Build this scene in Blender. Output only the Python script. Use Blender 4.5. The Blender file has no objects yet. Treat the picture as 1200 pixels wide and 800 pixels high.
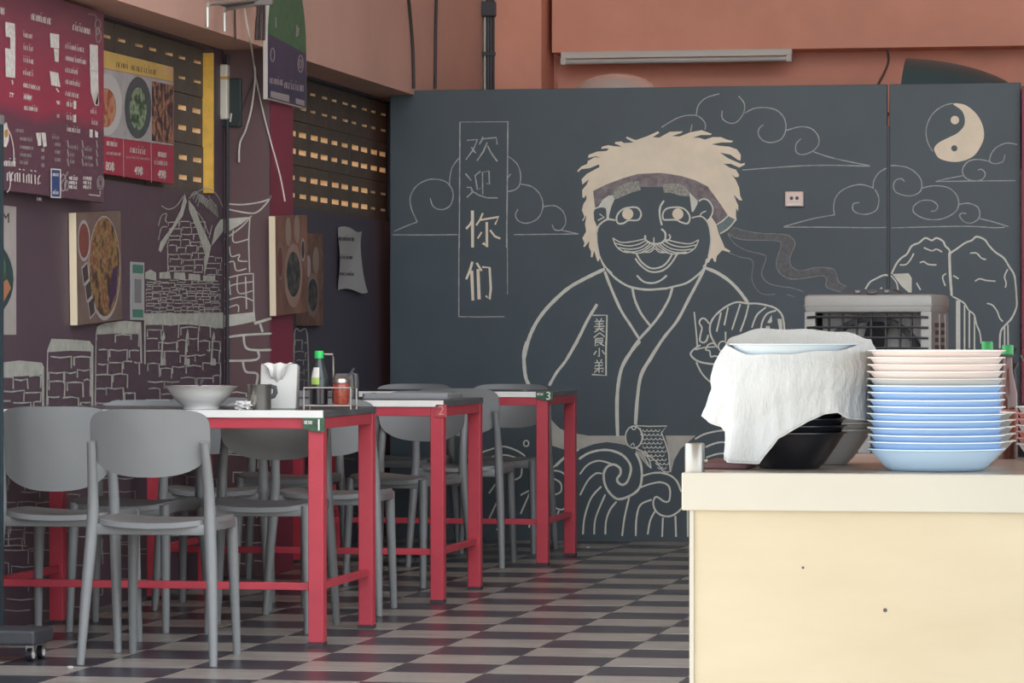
import bpy, bmesh, math, random
from mathutils import Vector, Matrix
from mathutils.geometry import tessellate_polygon
random.seed(4)
SC = bpy.context.scene
COL = SC.collection
PI = math.pi

# ------------------------------------------------------------------ camera, sky, sun, exposure
F_PX, YAW, Y_HOR, CAM_Z = 4200.0, 0.184, 397.3, 0.98
cam = bpy.data.cameras.new('camera')
cam.sensor_width = 36.0
cam.lens = F_PX / 1200.0 * 36.0
cam.shift_y = (Y_HOR - 400.0) / 1200.0
cam.clip_end = 300
camo = bpy.data.objects.new('camera', cam)
COL.objects.link(camo)
camo.location = (0, 0, CAM_Z)
camo.rotation_euler = (PI / 2, 0, YAW)
SC.camera = camo

world = bpy.data.worlds.new('sky')
SC.world = world
world.use_nodes = True
wn = world.node_tree
bg = wn.nodes['Background']
bg.inputs['Color'].default_value = (0.86, 0.93, 1.0, 1)
bg.inputs['Strength'].default_value = 1.7

sun = bpy.data.lights.new('sun', 'SUN')
sun.energy = 6.0
sun.angle = math.radians(1.0)
sun.color = (1.0, 0.86, 0.66)
suno = bpy.data.objects.new('sun', sun)
COL.objects.link(suno)
suno.rotation_euler = Vector((0.62, 0.34, -0.95)).to_track_quat('-Z', 'Y').to_euler()

SC.view_settings.view_transform = 'Standard'
SC.view_settings.look = 'None'
SC.view_settings.gamma = 1.0
SC.view_settings.use_curve_mapping = False
SC.view_settings.exposure = 1.10

# ------------------------------------------------------------------ helpers
def lin(c):
    return tuple(((x / 255.0) / 12.92 if x / 255.0 <= 0.04045 else ((x / 255.0 + 0.055) / 1.055) ** 2.4) for x in c)

MATS = {}
def mat(name, col, rough=0.6, metal=0.0, var=0.0, vscale=8.0, col2=None, bump=0.0, bscale=60.0, stretch=(1, 1, 1), trans=0.0, spec=0.5, coat=0.0, rand=0.0):
    """col, col2 are linear albedo"""
    if name in MATS:
        return MATS[name]
    m = bpy.data.materials.new(name)
    m.use_nodes = True
    nt = m.node_tree
    b = nt.nodes['Principled BSDF']
    b.inputs['Base Color'].default_value = (*col, 1)
    b.inputs['Roughness'].default_value = rough
    b.inputs['Metallic'].default_value = metal
    b.inputs['Specular IOR Level'].default_value = spec
    b.inputs['Coat Weight'].default_value = coat
    if trans:
        b.inputs['Transmission Weight'].default_value = trans
    if var > 0 or bump > 0:
        tc = nt.nodes.new('ShaderNodeTexCoord')
        mp = nt.nodes.new('ShaderNodeMapping')
        mp.inputs['Scale'].default_value = stretch
        nt.links.new(tc.outputs['Object'], mp.inputs['Vector'])
        if rand:
            oi = nt.nodes.new('ShaderNodeObjectInfo')
            ml = nt.nodes.new('ShaderNodeMath')
            ml.operation = 'MULTIPLY'
            ml.inputs[1].default_value = 50.0
            nt.links.new(oi.outputs['Random'], ml.inputs[0])
            nt.links.new(ml.outputs[0], mp.inputs['Location'])
    if var > 0:
        n = nt.nodes.new('ShaderNodeTexNoise')
        n.inputs['Scale'].default_value = vscale
        n.inputs['Detail'].default_value = 6
        n.inputs['Roughness'].default_value = 0.6
        nt.links.new(mp.outputs[0], n.inputs['Vector'])
        r = nt.nodes.new('ShaderNodeValToRGB')
        c2 = col2 if col2 else tuple(x * (1 - var) for x in col)
        c1 = col if col2 else tuple(min(1, x * (1 + var)) for x in col)
        r.color_ramp.elements[0].position = 0.3
        r.color_ramp.elements[1].position = 0.7
        r.color_ramp.elements[0].color = (*c2, 1)
        r.color_ramp.elements[1].color = (*c1, 1)
        nt.links.new(n.outputs['Fac'], r.inputs[0])
        nt.links.new(r.outputs[0], b.inputs['Base Color'])
    if bump > 0:
        n2 = nt.nodes.new('ShaderNodeTexNoise')
        n2.inputs['Scale'].default_value = bscale
        n2.inputs['Detail'].default_value = 4
        nt.links.new(mp.outputs[0], n2.inputs['Vector'])
        bp = nt.nodes.new('ShaderNodeBump')
        bp.inputs['Strength'].default_value = bump
        bp.inputs['Distance'].default_value = 0.005
        nt.links.new(n2.outputs['Fac'], bp.inputs['Height'])
        nt.links.new(bp.outputs[0], b.inputs['Normal'])
    MATS[name] = m
    return m

def ramp_mat(name, stops, scale, rough=0.5, detail=5):
    """several colours mixed by noise, for printed food pictures"""
    m = bpy.data.materials.new(name)
    m.use_nodes = True
    nt = m.node_tree
    b = nt.nodes['Principled BSDF']
    b.inputs['Roughness'].default_value = rough
    tc = nt.nodes.new('ShaderNodeTexCoord')
    n = nt.nodes.new('ShaderNodeTexNoise')
    n.inputs['Scale'].default_value = scale
    n.inputs['Detail'].default_value = detail
    nt.links.new(tc.outputs['Object'], n.inputs['Vector'])
    r = nt.nodes.new('ShaderNodeValToRGB')
    els = r.color_ramp.elements
    while len(els) < len(stops):
        els.new(0.5)
    for e, (p, c) in zip(els, stops):
        e.position = p
        e.color = (*lin(c), 1)
    nt.links.new(n.outputs['Fac'], r.inputs[0])
    nt.links.new(r.outputs[0], b.inputs['Base Color'])
    MATS[name] = m
    return m

class MB:
    def __init__(s):
        s.v, s.f, s.mi = [], [], []
    def add(s, vs, fs, mi=0):
        o = len(s.v)
        s.v += [tuple(x) for x in vs]
        s.f += [tuple(i + o for i in q) for q in fs]
        s.mi += [mi] * len(fs)
        return s
    def box(s, x0, x1, y0, y1, z0, z1, mi=0):
        v = [(x0, y0, z0), (x1, y0, z0), (x1, y1, z0), (x0, y1, z0), (x0, y0, z1), (x1, y0, z1), (x1, y1, z1), (x0, y1, z1)]
        return s.add(v, [(0, 3, 2, 1), (4, 5, 6, 7), (0, 1, 5, 4), (1, 2, 6, 5), (2, 3, 7, 6), (3, 0, 4, 7)], mi)
    def tube(s, pts, r, seg=10, caps=True, mi=0, flat=1.0):
        pts = [Vector(p) for p in pts]
        rs = r if isinstance(r, (list, tuple)) else [r] * len(pts)
        rings = []
        up = None
        for i, p in enumerate(pts):
            d = (pts[min(i + 1, len(pts) - 1)] - pts[max(i - 1, 0)]).normalized()
            if up is None:
                up = Vector((1, 0, 0)) if abs(d.x) < 0.9 else Vector((0, 1, 0))
            u = (up - d * up.dot(d)).normalized()
            w = d.cross(u)
            up = u
            rings.append([p + (u * math.cos(2 * PI * k / seg) + w * math.sin(2 * PI * k / seg) * flat) * rs[i] for k in range(seg)])
        vs = [q for ring in rings for q in ring]
        fs = []
        for i in range(len(pts) - 1):
            for k in range(seg):
                a, b2 = i * seg + k, i * seg + (k + 1) % seg
                fs.append((a, b2, b2 + seg, a + seg))
        if caps:
            fs.append(tuple(range(seg))[::-1])
            fs.append(tuple(range((len(pts) - 1) * seg, len(pts) * seg)))
        return s.add(vs, fs, mi)
    def lathe(s, prof, seg=40, c=(0, 0, 0), mi=0, mf=None):
        vs, fs, ms = [], [], []
        for (r, z) in prof:
            vs += [(c[0] + r * math.cos(2 * PI * k / seg), c[1] + r * math.sin(2 * PI * k / seg), c[2] + z) for k in range(seg)]
        for i in range(len(prof) - 1):
            for k in range(seg):
                a, b2 = i * seg + k, i * seg + (k + 1) % seg
                fs.append((a, b2, b2 + seg, a + seg))
        o = len(s.f)
        s.add(vs, fs, mi)
        if mf:
            for i in range(len(prof) - 1):
                for k in range(seg):
                    s.mi[o + i * seg + k] = mf(i)
        return s
    def prism(s, poly, y0, y1, plane='xz', mi=0):
        n = len(poly)
        def P(p, d):
            return {'xz': (p[0], d, p[1]), 'xy': (p[0], p[1], d), 'yz': (d, p[0], p[1])}[plane]
        vs = [P(p, y0) for p in poly] + [P(p, y1) for p in poly]
        tris = tessellate_polygon([[Vector((p[0], p[1], 0)) for p in poly]])
        fs = [tuple(t) for t in tris] + [tuple(i + n for i in t[::-1]) for t in tris]
        fs += [(i, (i + 1) % n, (i + 1) % n + n, i + n) for i in range(n)]
        return s.add(vs, fs, mi)

def obj(name, mb, mats, parent=None, smooth=False, bevel=0.0, loc=None, rot=None, sharp=35):
    me = bpy.data.meshes.new(name)
    if isinstance(mb, bpy.types.Mesh):
        me = mb
    else:
        me.from_pydata(mb.v, [], mb.f)
        if not isinstance(mats, (list, tuple)):
            mats = [mats]
        for m in mats:
            me.materials.append(m)
        for p, i in zip(me.polygons, mb.mi):
            p.material_index = i
        bm = bmesh.new()
        bm.from_mesh(me)
        bmesh.ops.recalc_face_normals(bm, faces=bm.faces)
        if bevel:
            bmesh.ops.remove_doubles(bm, verts=bm.verts, dist=1e-6)
            es = [e for e in bm.edges if len(e.link_faces) == 2 and e.calc_face_angle(0) > 0.6]
            bmesh.ops.bevel(bm, geom=es, offset=bevel, segments=2, profile=0.5, affect='EDGES')
        bm.to_mesh(me)
        bm.free()
        if smooth:
            me.polygons.foreach_set('use_smooth', [True] * len(me.polygons))
            try:
                me.set_sharp_from_angle(angle=math.radians(sharp))
            except Exception:
                pass
        me.update()
    o = bpy.data.objects.new(name, me)
    COL.objects.link(o)
    if parent:
        o.parent = parent
    if loc:
        o.location = loc
    if rot:
        o.rotation_euler = rot
    return o

def tag(o, label, cat, group=None, kind=None):
    o['label'] = label
    o['category'] = cat
    if group:
        o['group'] = group
    if kind:
        o['kind'] = kind
    return o

def thing(name, label, cat, loc=(0, 0, 0), rz=0.0, group=None):
    o = bpy.data.objects.new(name, None)
    o.empty_display_size = 0.05
    COL.objects.link(o)
    o.location = loc
    o.rotation_euler = (0, 0, rz)
    return tag(o, label, cat, group)

def copy_tree(o, parent=None):
    c = o.copy()
    COL.objects.link(c)
    if parent:
        c.parent = parent
    for ch in list(o.children):
        copy_tree(ch, c)
    return c

# a point of the picture carried onto a real plane of the room
FW = Vector((-math.sin(YAW), math.cos(YAW), 0))
RT = Vector((math.cos(YAW), math.sin(YAW), 0))
UP = Vector((0, 0, 1))
EYE = Vector((0, 0, CAM_Z))
def ray(px, py):
    return FW + RT * ((px - 600) / F_PX) + UP * ((Y_HOR - py) / F_PX)
def on_x(px, py, x):
    d = ray(px, py)
    return EYE + d * (x / d.x)
def on_y(px, py, y):
    d = ray(px, py)
    return EYE + d * (y / d.y)
def on_z(px, py, z):
    d = ray(px, py)
    return EYE + d * ((z - CAM_Z) / d.z)

def smooth_line(pts, n=5, closed=False):
    if len(pts) < 3:
        return list(pts)
    out = []
    N = len(pts)
    rng = range(N if closed else N - 1)
    for i in rng:
        p = [pts[(i + k) % N] if closed else pts[max(0, min(N - 1, i + k))] for k in (-1, 0, 1, 2)]
        for j in range(n):
            t = j / n
            out.append(tuple(0.5 * (2 * p[1][c] + (p[2][c] - p[0][c]) * t + (2 * p[0][c] - 5 * p[1][c] + 4 * p[2][c] - p[3][c]) * t * t + (3 * p[1][c] - p[0][c] - 3 * p[2][c] + p[3][c]) * t ** 3) for c in (0, 1)))
    if not closed:
        out.append(tuple(pts[-1]))
    return out

class Paint:
    """brush strokes and filled areas painted on a plane; coordinates follow the picture, geometry lies on the plane"""
    def __init__(s, plane):
        s.plane = plane
        s.mb = MB()
        s.rnd = random.Random(7)
        s.n = 0
    def R(s, ox, oy, k):
        s.o, s.k = (ox, oy), k
        return s
    def T(s, p):
        return (s.o[0] + p[0] / s.k, s.o[1] + p[1] / s.k)
    def line(s, pts, w=2.0, curve=True, closed=False, taper=0.15, lift=0.0, mi=0):
        s.n += 1
        lift += 3e-5 * (s.n % 30)
        q = [s.T(p) for p in pts]
        if curve:
            q = smooth_line(q, 5, closed)
        N = len(q)
        L, Rr = [], []
        for i in range(N):
            a = q[(i - 1) % N] if closed else q[max(i - 1, 0)]
            b = q[(i + 1) % N] if closed else q[min(i + 1, N - 1)]
            dx, dy = b[0] - a[0], b[1] - a[1]
            l = math.hypot(dx, dy) or 1
            h = w / 2 * (0.9 + 0.2 * s.rnd.random())
            if not closed and N > 3 and i in (0, N - 1):
                h *= 1 - taper
            L.append((q[i][0] - dy / l * h, q[i][1] + dx / l * h))
            Rr.append((q[i][0] + dy / l * h, q[i][1] - dx / l * h))
        vs = [s.plane(*p, lift) for p in L] + [s.plane(*p, lift) for p in Rr]
        fs = [(i, (i + 1) % N, (i + 1) % N + N, i + N) for i in range(N if closed else N - 1)]
        s.mb.add(vs, fs, mi)
        return s
    def lines(s, many, w=2.0, curve=True, **k):
        for p in many:
            s.line(p, w, curve, **k)
        return s
    def fill(s, pts, lift=0.0, mi=0, curve=False):
        s.n += 1
        lift += 3e-5 * (s.n % 30)
        q = [s.T(p) for p in pts]
        if curve:
            q = smooth_line(q, 4, True)
        t = tessellate_polygon([[Vector((p[0], p[1], 0)) for p in q]])
        s.mb.add([s.plane(*p, lift) for p in q], [tuple(x) for x in t], mi)
        return s
    def disc(s, c, rx, ry=None, lift=0.0, mi=0, n=28):
        ry = ry or rx
        return s.fill([(c[0] + rx * math.cos(2 * PI * i / n), c[1] + ry * math.sin(2 * PI * i / n)) for i in range(n)], lift, mi)
    def ring(s, c, rx, ry, w, a0=0, a1=2 * PI, **k):
        n = 20
        full = abs(a1 - a0) > 6.2
        return s.line([(c[0] + rx * math.cos(a0 + (a1 - a0) * i / n), c[1] + ry * math.sin(a0 + (a1 - a0) * i / n)) for i in range(n if full else n + 1)], w, True, closed=full, **k)
    def scribble(s, x, y, w, h, n, sw, slope=0.0, mi=0, lift=0.0):
        """a run of small illegible letters"""
        step = w / n
        for i in range(n):
            gx, gy = x + i * step, y + slope * (i * step)
            r = s.rnd.random()
            if r < 0.35:
                s.line([(gx + step * 0.1, gy + h), (gx + step * 0.1, gy + h * 0.2), (gx + step * 0.7, gy), (gx + step * 0.75, gy + h)], sw, False, mi=mi, lift=lift)
            elif r < 0.7:
                s.line([(gx + step * 0.6, gy), (gx + step * 0.1, gy + h * 0.3), (gx + step * 0.1, gy + h), (gx + step * 0.7, gy + h * 0.8)], sw, False, mi=mi, lift=lift)
            else:
                s.line([(gx + step * 0.3, gy), (gx + step * 0.35, gy + h)], sw, False, mi=mi, lift=lift)
                s.line([(gx + step * 0.1, gy - h * 0.45), (gx + step * 0.6, gy - h * 0.35)], sw * 0.8, False, mi=mi, lift=lift)
        return s
    def bricks(s, x0, y0, x1, y1, rows, cols, w=1.2, jit=0.25, skew=0.0, seed=1, keep=0.97):
        """uneven courses of stones drawn in outline"""
        rr = random.Random(seed)
        H = (y1 - y0) / rows
        W = (x1 - x0) / cols
        def yy(r, x):
            return y0 + r * H + skew * (x - x0)
        for r in range(rows + 1):
            x = x0 + rr.uniform(0, W * 0.3)
            while x < x1 - W * 0.3:
                xe = min(x1, x + W * rr.uniform(0.8, 1.7))
                d = rr.uniform(-jit, jit) * H
                if rr.random() < keep:
                    c = [(x, yy(r, x) + d)]
                    if r < rows and rr.random() < 0.6:
                        c = [(x, yy(r + 0.55, x) + d)] + c
                    c += [((x + xe) / 2, yy(r, x) + d + rr.uniform(-.1, .1) * H), (xe, yy(r, xe) + d)]
                    if r < rows and rr.random() < 0.8:
                        c.append((xe + rr.uniform(-.05, .05) * W, yy(r + 0.9, xe) + d * 0.3))
                    s.line(c, w, False)
                x = xe + rr.uniform(0.05, 0.2) * W
        return s
    def done(s, name, mats, parent, label=None):
        o = obj(name, s.mb, mats, parent)
        if name in ('menu_lettering', 'menu_fine_print', 'castle_stonework', 'sign_lettering'):
            o['kind'] = 'stuff'
        if label:
            o['label'] = label
        return o

def text_mesh(body, size):
    cu = bpy.data.curves.new('t', 'FONT')
    cu.body = body
    cu.size = size
    cu.align_x = 'CENTER'
    cu.align_y = 'CENTER'
    cu.extrude = 0.0006
    o = bpy.data.objects.new('t', cu)
    COL.objects.link(o)
    dg = bpy.context.evaluated_depsgraph_get()
    me = bpy.data.meshes.new_from_object(o.evaluated_get(dg))
    bpy.data.objects.remove(o)
    return me

def text(body, size, m, parent, loc, rot, sx=1.0, name='lettering', label=None):
    me = text_mesh(body, size)
    me.materials.clear()
    me.materials.append(m)
    for v in me.vertices:
        v.co.x *= sx
    o = obj(name, me, m, parent, loc=loc, rot=rot)
    if label:
        o['label'] = label
    return o

# ------------------------------------------------------------------ materials
M_BOARD = mat('mural_slate_paint', (0.062, 0.083, 0.098), 0.5, var=0.10, vscale=2.5)
M_CHALK = mat('chalk_white_paint', (0.70, 0.69, 0.61), 0.8, var=0.08, vscale=30)
M_CREAM = mat('cream_paint', (0.86, 0.74, 0.58), 0.8, var=0.07, vscale=9)
M_CHALKD = mat('thin_chalk', (0.40, 0.40, 0.40), 0.9, var=0.35, vscale=25)
M_CHALKF = mat('faint_chalk', (0.27, 0.27, 0.28), 0.9, var=0.35, vscale=25)
M_BAND = mat('mauve_chalk', (0.25, 0.21, 0.22), 0.9, var=0.35, vscale=40)
M_BROW = mat('grey_chalk', (0.36, 0.35, 0.31), 0.9, var=0.4, vscale=90)
M_KNOT = mat('teal_chalk', (0.19, 0.24, 0.24), 0.9, var=0.2, vscale=60)
M_RIB = mat('dusty_chalk', (0.150, 0.150, 0.155), 0.9, var=0.25, vscale=60)
M_WALLA = mat('plum_wall_paint', (0.098, 0.064, 0.083), 0.55, var=0.08, vscale=2.0, bump=0.05)
M_WALLB = mat('dark_plum_wall_paint', (0.076, 0.070, 0.098), 0.55, var=0.10, vscale=2.0, bump=0.05)
M_PIL = mat('plum_wall_paint_lit', (0.125, 0.068, 0.072), 0.55, var=0.08, vscale=3.0, bump=0.05)  # plum wall paint again, with the frontal light put into its colour
M_CRIM = mat('crimson_wall_paint', (0.24, 0.028, 0.062), 0.5, var=0.08, vscale=3.0, bump=0.05)
M_TERRA = mat('terracotta_wall_paint', (0.77, 0.345, 0.245), 0.7, var=0.10, vscale=1.6, bump=0.06)
M_SALMON = mat('salmon_beam_paint', (0.66, 0.405, 0.33), 0.7, var=0.10, vscale=1.3, bump=0.06)
M_CEIL = mat('ceiling_paint', (0.72, 0.70, 0.67), 0.8, var=0.05)
M_BLOCKF = mat('vent_block_face', (0.120, 0.098, 0.080), 0.8, var=0.15, vscale=14, bump=0.1)  # dark brown front and end faces of the blocks
M_BLOCKI = mat('vent_block_slot', (0.74, 0.54, 0.32), 0.9, var=0.15, vscale=30)  # tan slot sides and backs of the blocks
M_GROUT = mat('tile_grout', (0.16, 0.14, 0.14), 0.8, var=0.2, vscale=20)
M_TILED = mat('dark_floor_tile', (0.046, 0.048, 0.060), 0.28, var=0.45, vscale=2.2, stretch=(2, 14, 3), spec=0.45, rand=1)
M_TILEL = mat('light_floor_tile', (0.31, 0.285, 0.255), 0.30, var=0.30, vscale=2.2, stretch=(2, 14, 3), spec=0.45, rand=1)
M_CONC = mat('street_concrete', (0.42, 0.40, 0.36), 0.9, var=0.12, vscale=3)
M_RED = mat('red_metal_paint', (0.47, 0.043, 0.065), 0.42, var=0.10, vscale=9)
M_REDD = mat('dark_red_metal_paint', (0.26, 0.03, 0.045), 0.5, var=0.10, vscale=9)
M_WHITE = mat('white_edge_strip', (0.80, 0.79, 0.75), 0.4, var=0.04, vscale=12)
M_TOP = mat('table_laminate', (0.10, 0.097, 0.10), 0.22, var=0.30, vscale=14)
M_CHAIR = mat('grey_plastic', (0.205, 0.210, 0.212), 0.42, var=0.03, vscale=5)
M_BLACK = mat('black_plastic', (0.018, 0.019, 0.022), 0.4)
M_DARK = mat('dark_metal', (0.05, 0.052, 0.06), 0.5)
M_GREYM = mat('grey_bracket_metal', (.22, .20, .19), .5, .3)
M_STEEL = mat('stainless_steel', (0.52, 0.50, 0.46), 0.32, 1.0)
M_COUNT = mat('brushed_counter_steel', (0.52, 0.455, 0.335), 0.5, 0.0, var=0.06, vscale=2.0, col2=(0.465, 0.395, 0.275), stretch=(1, 1, 4), bump=0.03, bscale=25)
M_RIMM = mat('pale_counter_rim', (0.47, 0.45, 0.395), 0.42, 0.0, var=0.04, vscale=4)
M_CABLEW = mat('white_cable', (0.60, 0.55, 0.50), 0.6)
M_CABLEK = mat('dark_cable', (0.05, 0.04, 0.04), 0.6)
M_PORC = mat('white_porcelain', (0.87, 0.86, 0.82), 0.18)
M_TISSUE = mat('white_tissue', (0.64, 0.63, 0.61), 0.9)

# ------------------------------------------------------------------ room
WX, PX_, YP0, YP1, YM = -3.90, -3.70, 14.41, 14.79, 17.238
ZB = 2.18
YF, YEND, XR, ZC, ZU = 9.0, 19.40, 3.4, 6.4, 9.5   # shop front, back wall, right wall, ceiling, top of the added sun-blocking upper walls

def struct(name, mb, m, label, cat, bevel=0.0):
    o = obj(name, mb, m, None, bevel=bevel)
    return tag(o, label, cat, kind='structure')

ground = struct('ground', MB().box(-40, 40, -40, 8.4, -0.06, -0.002).box(-40, -4.06, 8.4, 40, -0.06, -0.002).box(XR + .15, 40, 8.4, 40, -0.06, -0.002), M_CONC, 'pale concrete street in front of the shop', 'ground')
floor = struct('floor', MB().box(-4.02, XR, 8.4, YEND, -0.08, -0.004), M_GROUT, 'checkered floor of dark and pale streaked tiles', 'floor')

# tiles: a grid of 0.30 m squares
TX0, TY0, TS = -2.005, 10.322, 0.30
def tile_mesh(m):
    g = 0.0022
    mb = MB().box(g, TS - g, g, TS - g, -0.006, 0.0)
    o = obj('tile', mb, m, floor, bevel=0.0012)
    return o
protos = {}
rest_d, rest_l = MB(), MB()
for i in range(-7, 21):
    for j in range(-31, 31):
        x, y = TX0 + i * TS, TY0 + j * TS
        if x < -4.02 or x + TS > XR or y < 8.4 or y + TS > YEND:
            continue
        dark = (i + j) % 2 != 0
        if -7 <= i <= 4 and -2 <= j <= 22 and not (i > 3 and j < 4):
            k = 'd' if dark else 'l'
            if k not in protos:
                protos[k] = tile_mesh(M_TILED if dark else M_TILEL)
                o = protos[k]
            else:
                o = protos[k].copy()
                COL.objects.link(o)
            o.location = (x, y, random.uniform(-0.0006, 0.0))
        else:
            (rest_d if dark else rest_l).box(x + .002, x + TS - .002, y + .002, y + TS - .002, -0.006, 0.0)
for mb, m, n in ((rest_d, M_TILED, 'dark_tiling'), (rest_l, M_TILEL, 'pale_tiling')):
    o = obj(n, mb, m, floor)
    o['kind'] = 'stuff'

ZV0, ZV1, BW = 1.57, 2.17, 0.42
YA0 = 14.25 - 8 * BW
wa = MB().box(-4.06, WX, 7.6, YP0, -0.02, ZV0).box(-4.06, WX, 7.6, YA0, ZV0, ZC).box(-4.06, WX, 7.6, YP0, ZC, ZU).box(-4.06, WX, 14.25, YP0, ZV0, ZC).box(-4.06, WX, YA0, 14.25, ZV1, ZC)
wall_left = struct('wall_left', wa, M_WALLA, 'plum painted wall with chalk castle and vent blocks', 'wall')
YB1 = YP1 + 7 * BW
wb = MB().box(-4.06, WX, YP1, YEND, -0.02, ZV0).box(-4.06, WX, YP1, YEND, ZV1, ZC).box(-4.06, WX, YB1, YEND, ZV0, ZV1)
wall_rear = struct('wall_left_rear', wb, M_WALLB, 'dark plum wall between the pilaster and the slate mural', 'wall')
pil = struct('trim_1', MB().box(-4.06, PX_, YP0, YP1, -0.02, ZC), [M_PIL], 'wall pilaster with plum front coloured as lit and crimson side', 'pilaster')
o = obj('crimson_face', MB().box(PX_ - .002, PX_ + .002, YP0, YP1, 0, ZB), M_CRIM, pil)
o['label'] = 'crimson painted side of the pilaster'
beam = struct('trim_2', MB().box(-4.06, PX_ + .003, 7.65, YEND, ZB, ZC - .01), M_SALMON, 'long salmon beam running above the plum wall', 'beam')

# vent blocks with 2 x 2 slots
def vent_block(variant):
    mb = MB()
    T = 0.085
    ys = [0.0, 0.045, 0.180, 0.240, 0.375, BW - .004]
    hh = (.012, .010, .006)[variant]
    zs = [0.0, 0.060 - hh, 0.060 + hh, 0.140 - hh, 0.140 + hh, 0.197]
    if variant:
        ys[2] -= .02 * variant
        ys[3] += .015 * variant
    for a in range(5):
        for b in range(5):
            if a in (1, 3) and b in (1, 3):
                continue
            y0, y1, z0, z1 = ys[a], ys[a + 1], zs[b], zs[b + 1]
            mb.add([(0, y0, z0), (0, y1, z0), (0, y1, z1), (0, y0, z1)], [(0, 1, 2, 3)], 0)
            mb.add([(-T, y0, z0), (-T, y1, z0), (-T, y1, z1), (-T, y0, z1)], [(3, 2, 1, 0)], 1)
    for a in (1, 3):
        for b in (1, 3):
            y0, y1, z0, z1 = ys[a], ys[a + 1], zs[b], zs[b + 1]
            v = [(0, y0, z0), (0, y1, z0), (0, y1, z1), (0, y0, z1), (-T, y0, z0), (-T, y1, z0), (-T, y1, z1), (-T, y0, z1)]
            mb.add(v, [(0, 4, 5, 1), (1, 5, 6, 2), (2, 6, 7, 3), (3, 7, 4, 0)], 1)
    e = ys[-1]
    z = zs[-1]
    v = [(0, 0, 0), (0, e, 0), (0, e, z), (0, 0, z), (-T, 0, 0), (-T, e, 0), (-T, e, z), (-T, 0, z)]
    mb.add(v, [(0, 1, 5, 4), (1, 2, 6, 5), (2, 3, 7, 6), (3, 0, 4, 7)], 0)
    return mb
vbs = {}
vrnd = random.Random(12)
for (wall, y0, n) in ((wall_left, YA0, 8), (wall_rear, YP1, 7)):
    for c in range(n):
        for r in range(3):
            var = 2 if r == 2 else vrnd.choice((0, 0, 1)) if wall is wall_left or c < 4 else vrnd.choice((0, 1, 2))
            if var not in vbs:
                b = vbs[var] = obj('vent_block', vent_block(var), [M_BLOCKF, M_BLOCKI], wall)
            else:
                b = vbs[var].copy()
                COL.objects.link(b)
                b.parent = wall
            b.location = (WX - .042 + random.uniform(-.002, .002), y0 + c * BW + .002, ZV0 + r * 0.2 + .0015)
M_GOLD = mat('golden_jamb', (0.85, 0.50, 0.09), 0.6, var=0.12, vscale=20)  # golden yellow, slightly mottled, for the jamb strip
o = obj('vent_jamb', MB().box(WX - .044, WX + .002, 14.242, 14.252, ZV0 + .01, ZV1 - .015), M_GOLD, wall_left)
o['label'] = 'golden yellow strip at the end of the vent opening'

# back wall, column, ceiling, right wall
wall_back = struct('wall_back', MB().box(-4.06, XR, YEND, YEND + .15, -.02, ZC), M_TERRA, 'terracotta wall behind the slate mural', 'wall')
o = obj('wall_beam', MB().box(-3.345, XR, YEND - .24, YEND, 2.535, ZC - .01), M_TERRA, wall_back)
o['label'] = 'terracotta beam across the back wall'
obj('wall_ledge', MB().box(-3.345, XR, YEND - .06, YEND, 2.2, 2.40), M_TERRA, wall_back)
column = struct('trim_3', MB().box(-3.64, -3.375, 19.0, YEND, -.02, ZC - .01), M_TERRA, 'terracotta column in the corner behind the mural', 'column', bevel=0.004)
ceiling = struct('ceiling', MB().box(-4.3, XR + .2, YF, YEND + .15, ZC, ZC + .15), M_CEIL, 'plain ceiling of the shop', 'ceiling')
wall_right = struct('wall_right', MB().box(XR, XR + .15, YF, YEND + .15, -.02, ZU), mat('grey_side_wall', (.34, .36, .38), .7, var=.05), 'plain grey wall on the far side of the shop', 'wall')
added_upper_wall = struct('added_upper_wall', MB().box(-4.06, XR + .15, YF - .15, YF, ZC, ZU), M_TERRA, 'added unseen wall above the open shop front, blocking the sun', 'wall')  # out of view, added above the opening to keep the sun out
pillar = struct('trim_4', MB().box(-0.735, -0.28, 17.16, 17.55, -.004, 2.18), M_CRIM, 'crimson pillar at the end of the mural', 'pillar', bevel=0.004)

# ------------------------------------------------------------------ slate mural
ZT = 2.203
b1 = obj('mural_board', MB().box(-3.819, -1.3775, YM, YM + .04, -.004, ZT), M_BOARD, None, bevel=0.003)
tag(b1, 'tall dark slate board with a chalk drawing of a moustached cook', 'mural board')
b2 = obj('mural_board', MB().box(-1.366, -0.742, YM, YM + .04, -.004, ZT), M_BOARD, None, bevel=0.003)
tag(b2, 'narrow dark slate board with chalk yin yang and trees', 'mural board')
def mural(px, py, lift=0.0):
    return on_y(px, py, YM - 0.0008 - lift)
def P():
    return Paint(mural)
X1 = 1041.3   # joint of the two boards in the picture

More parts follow.
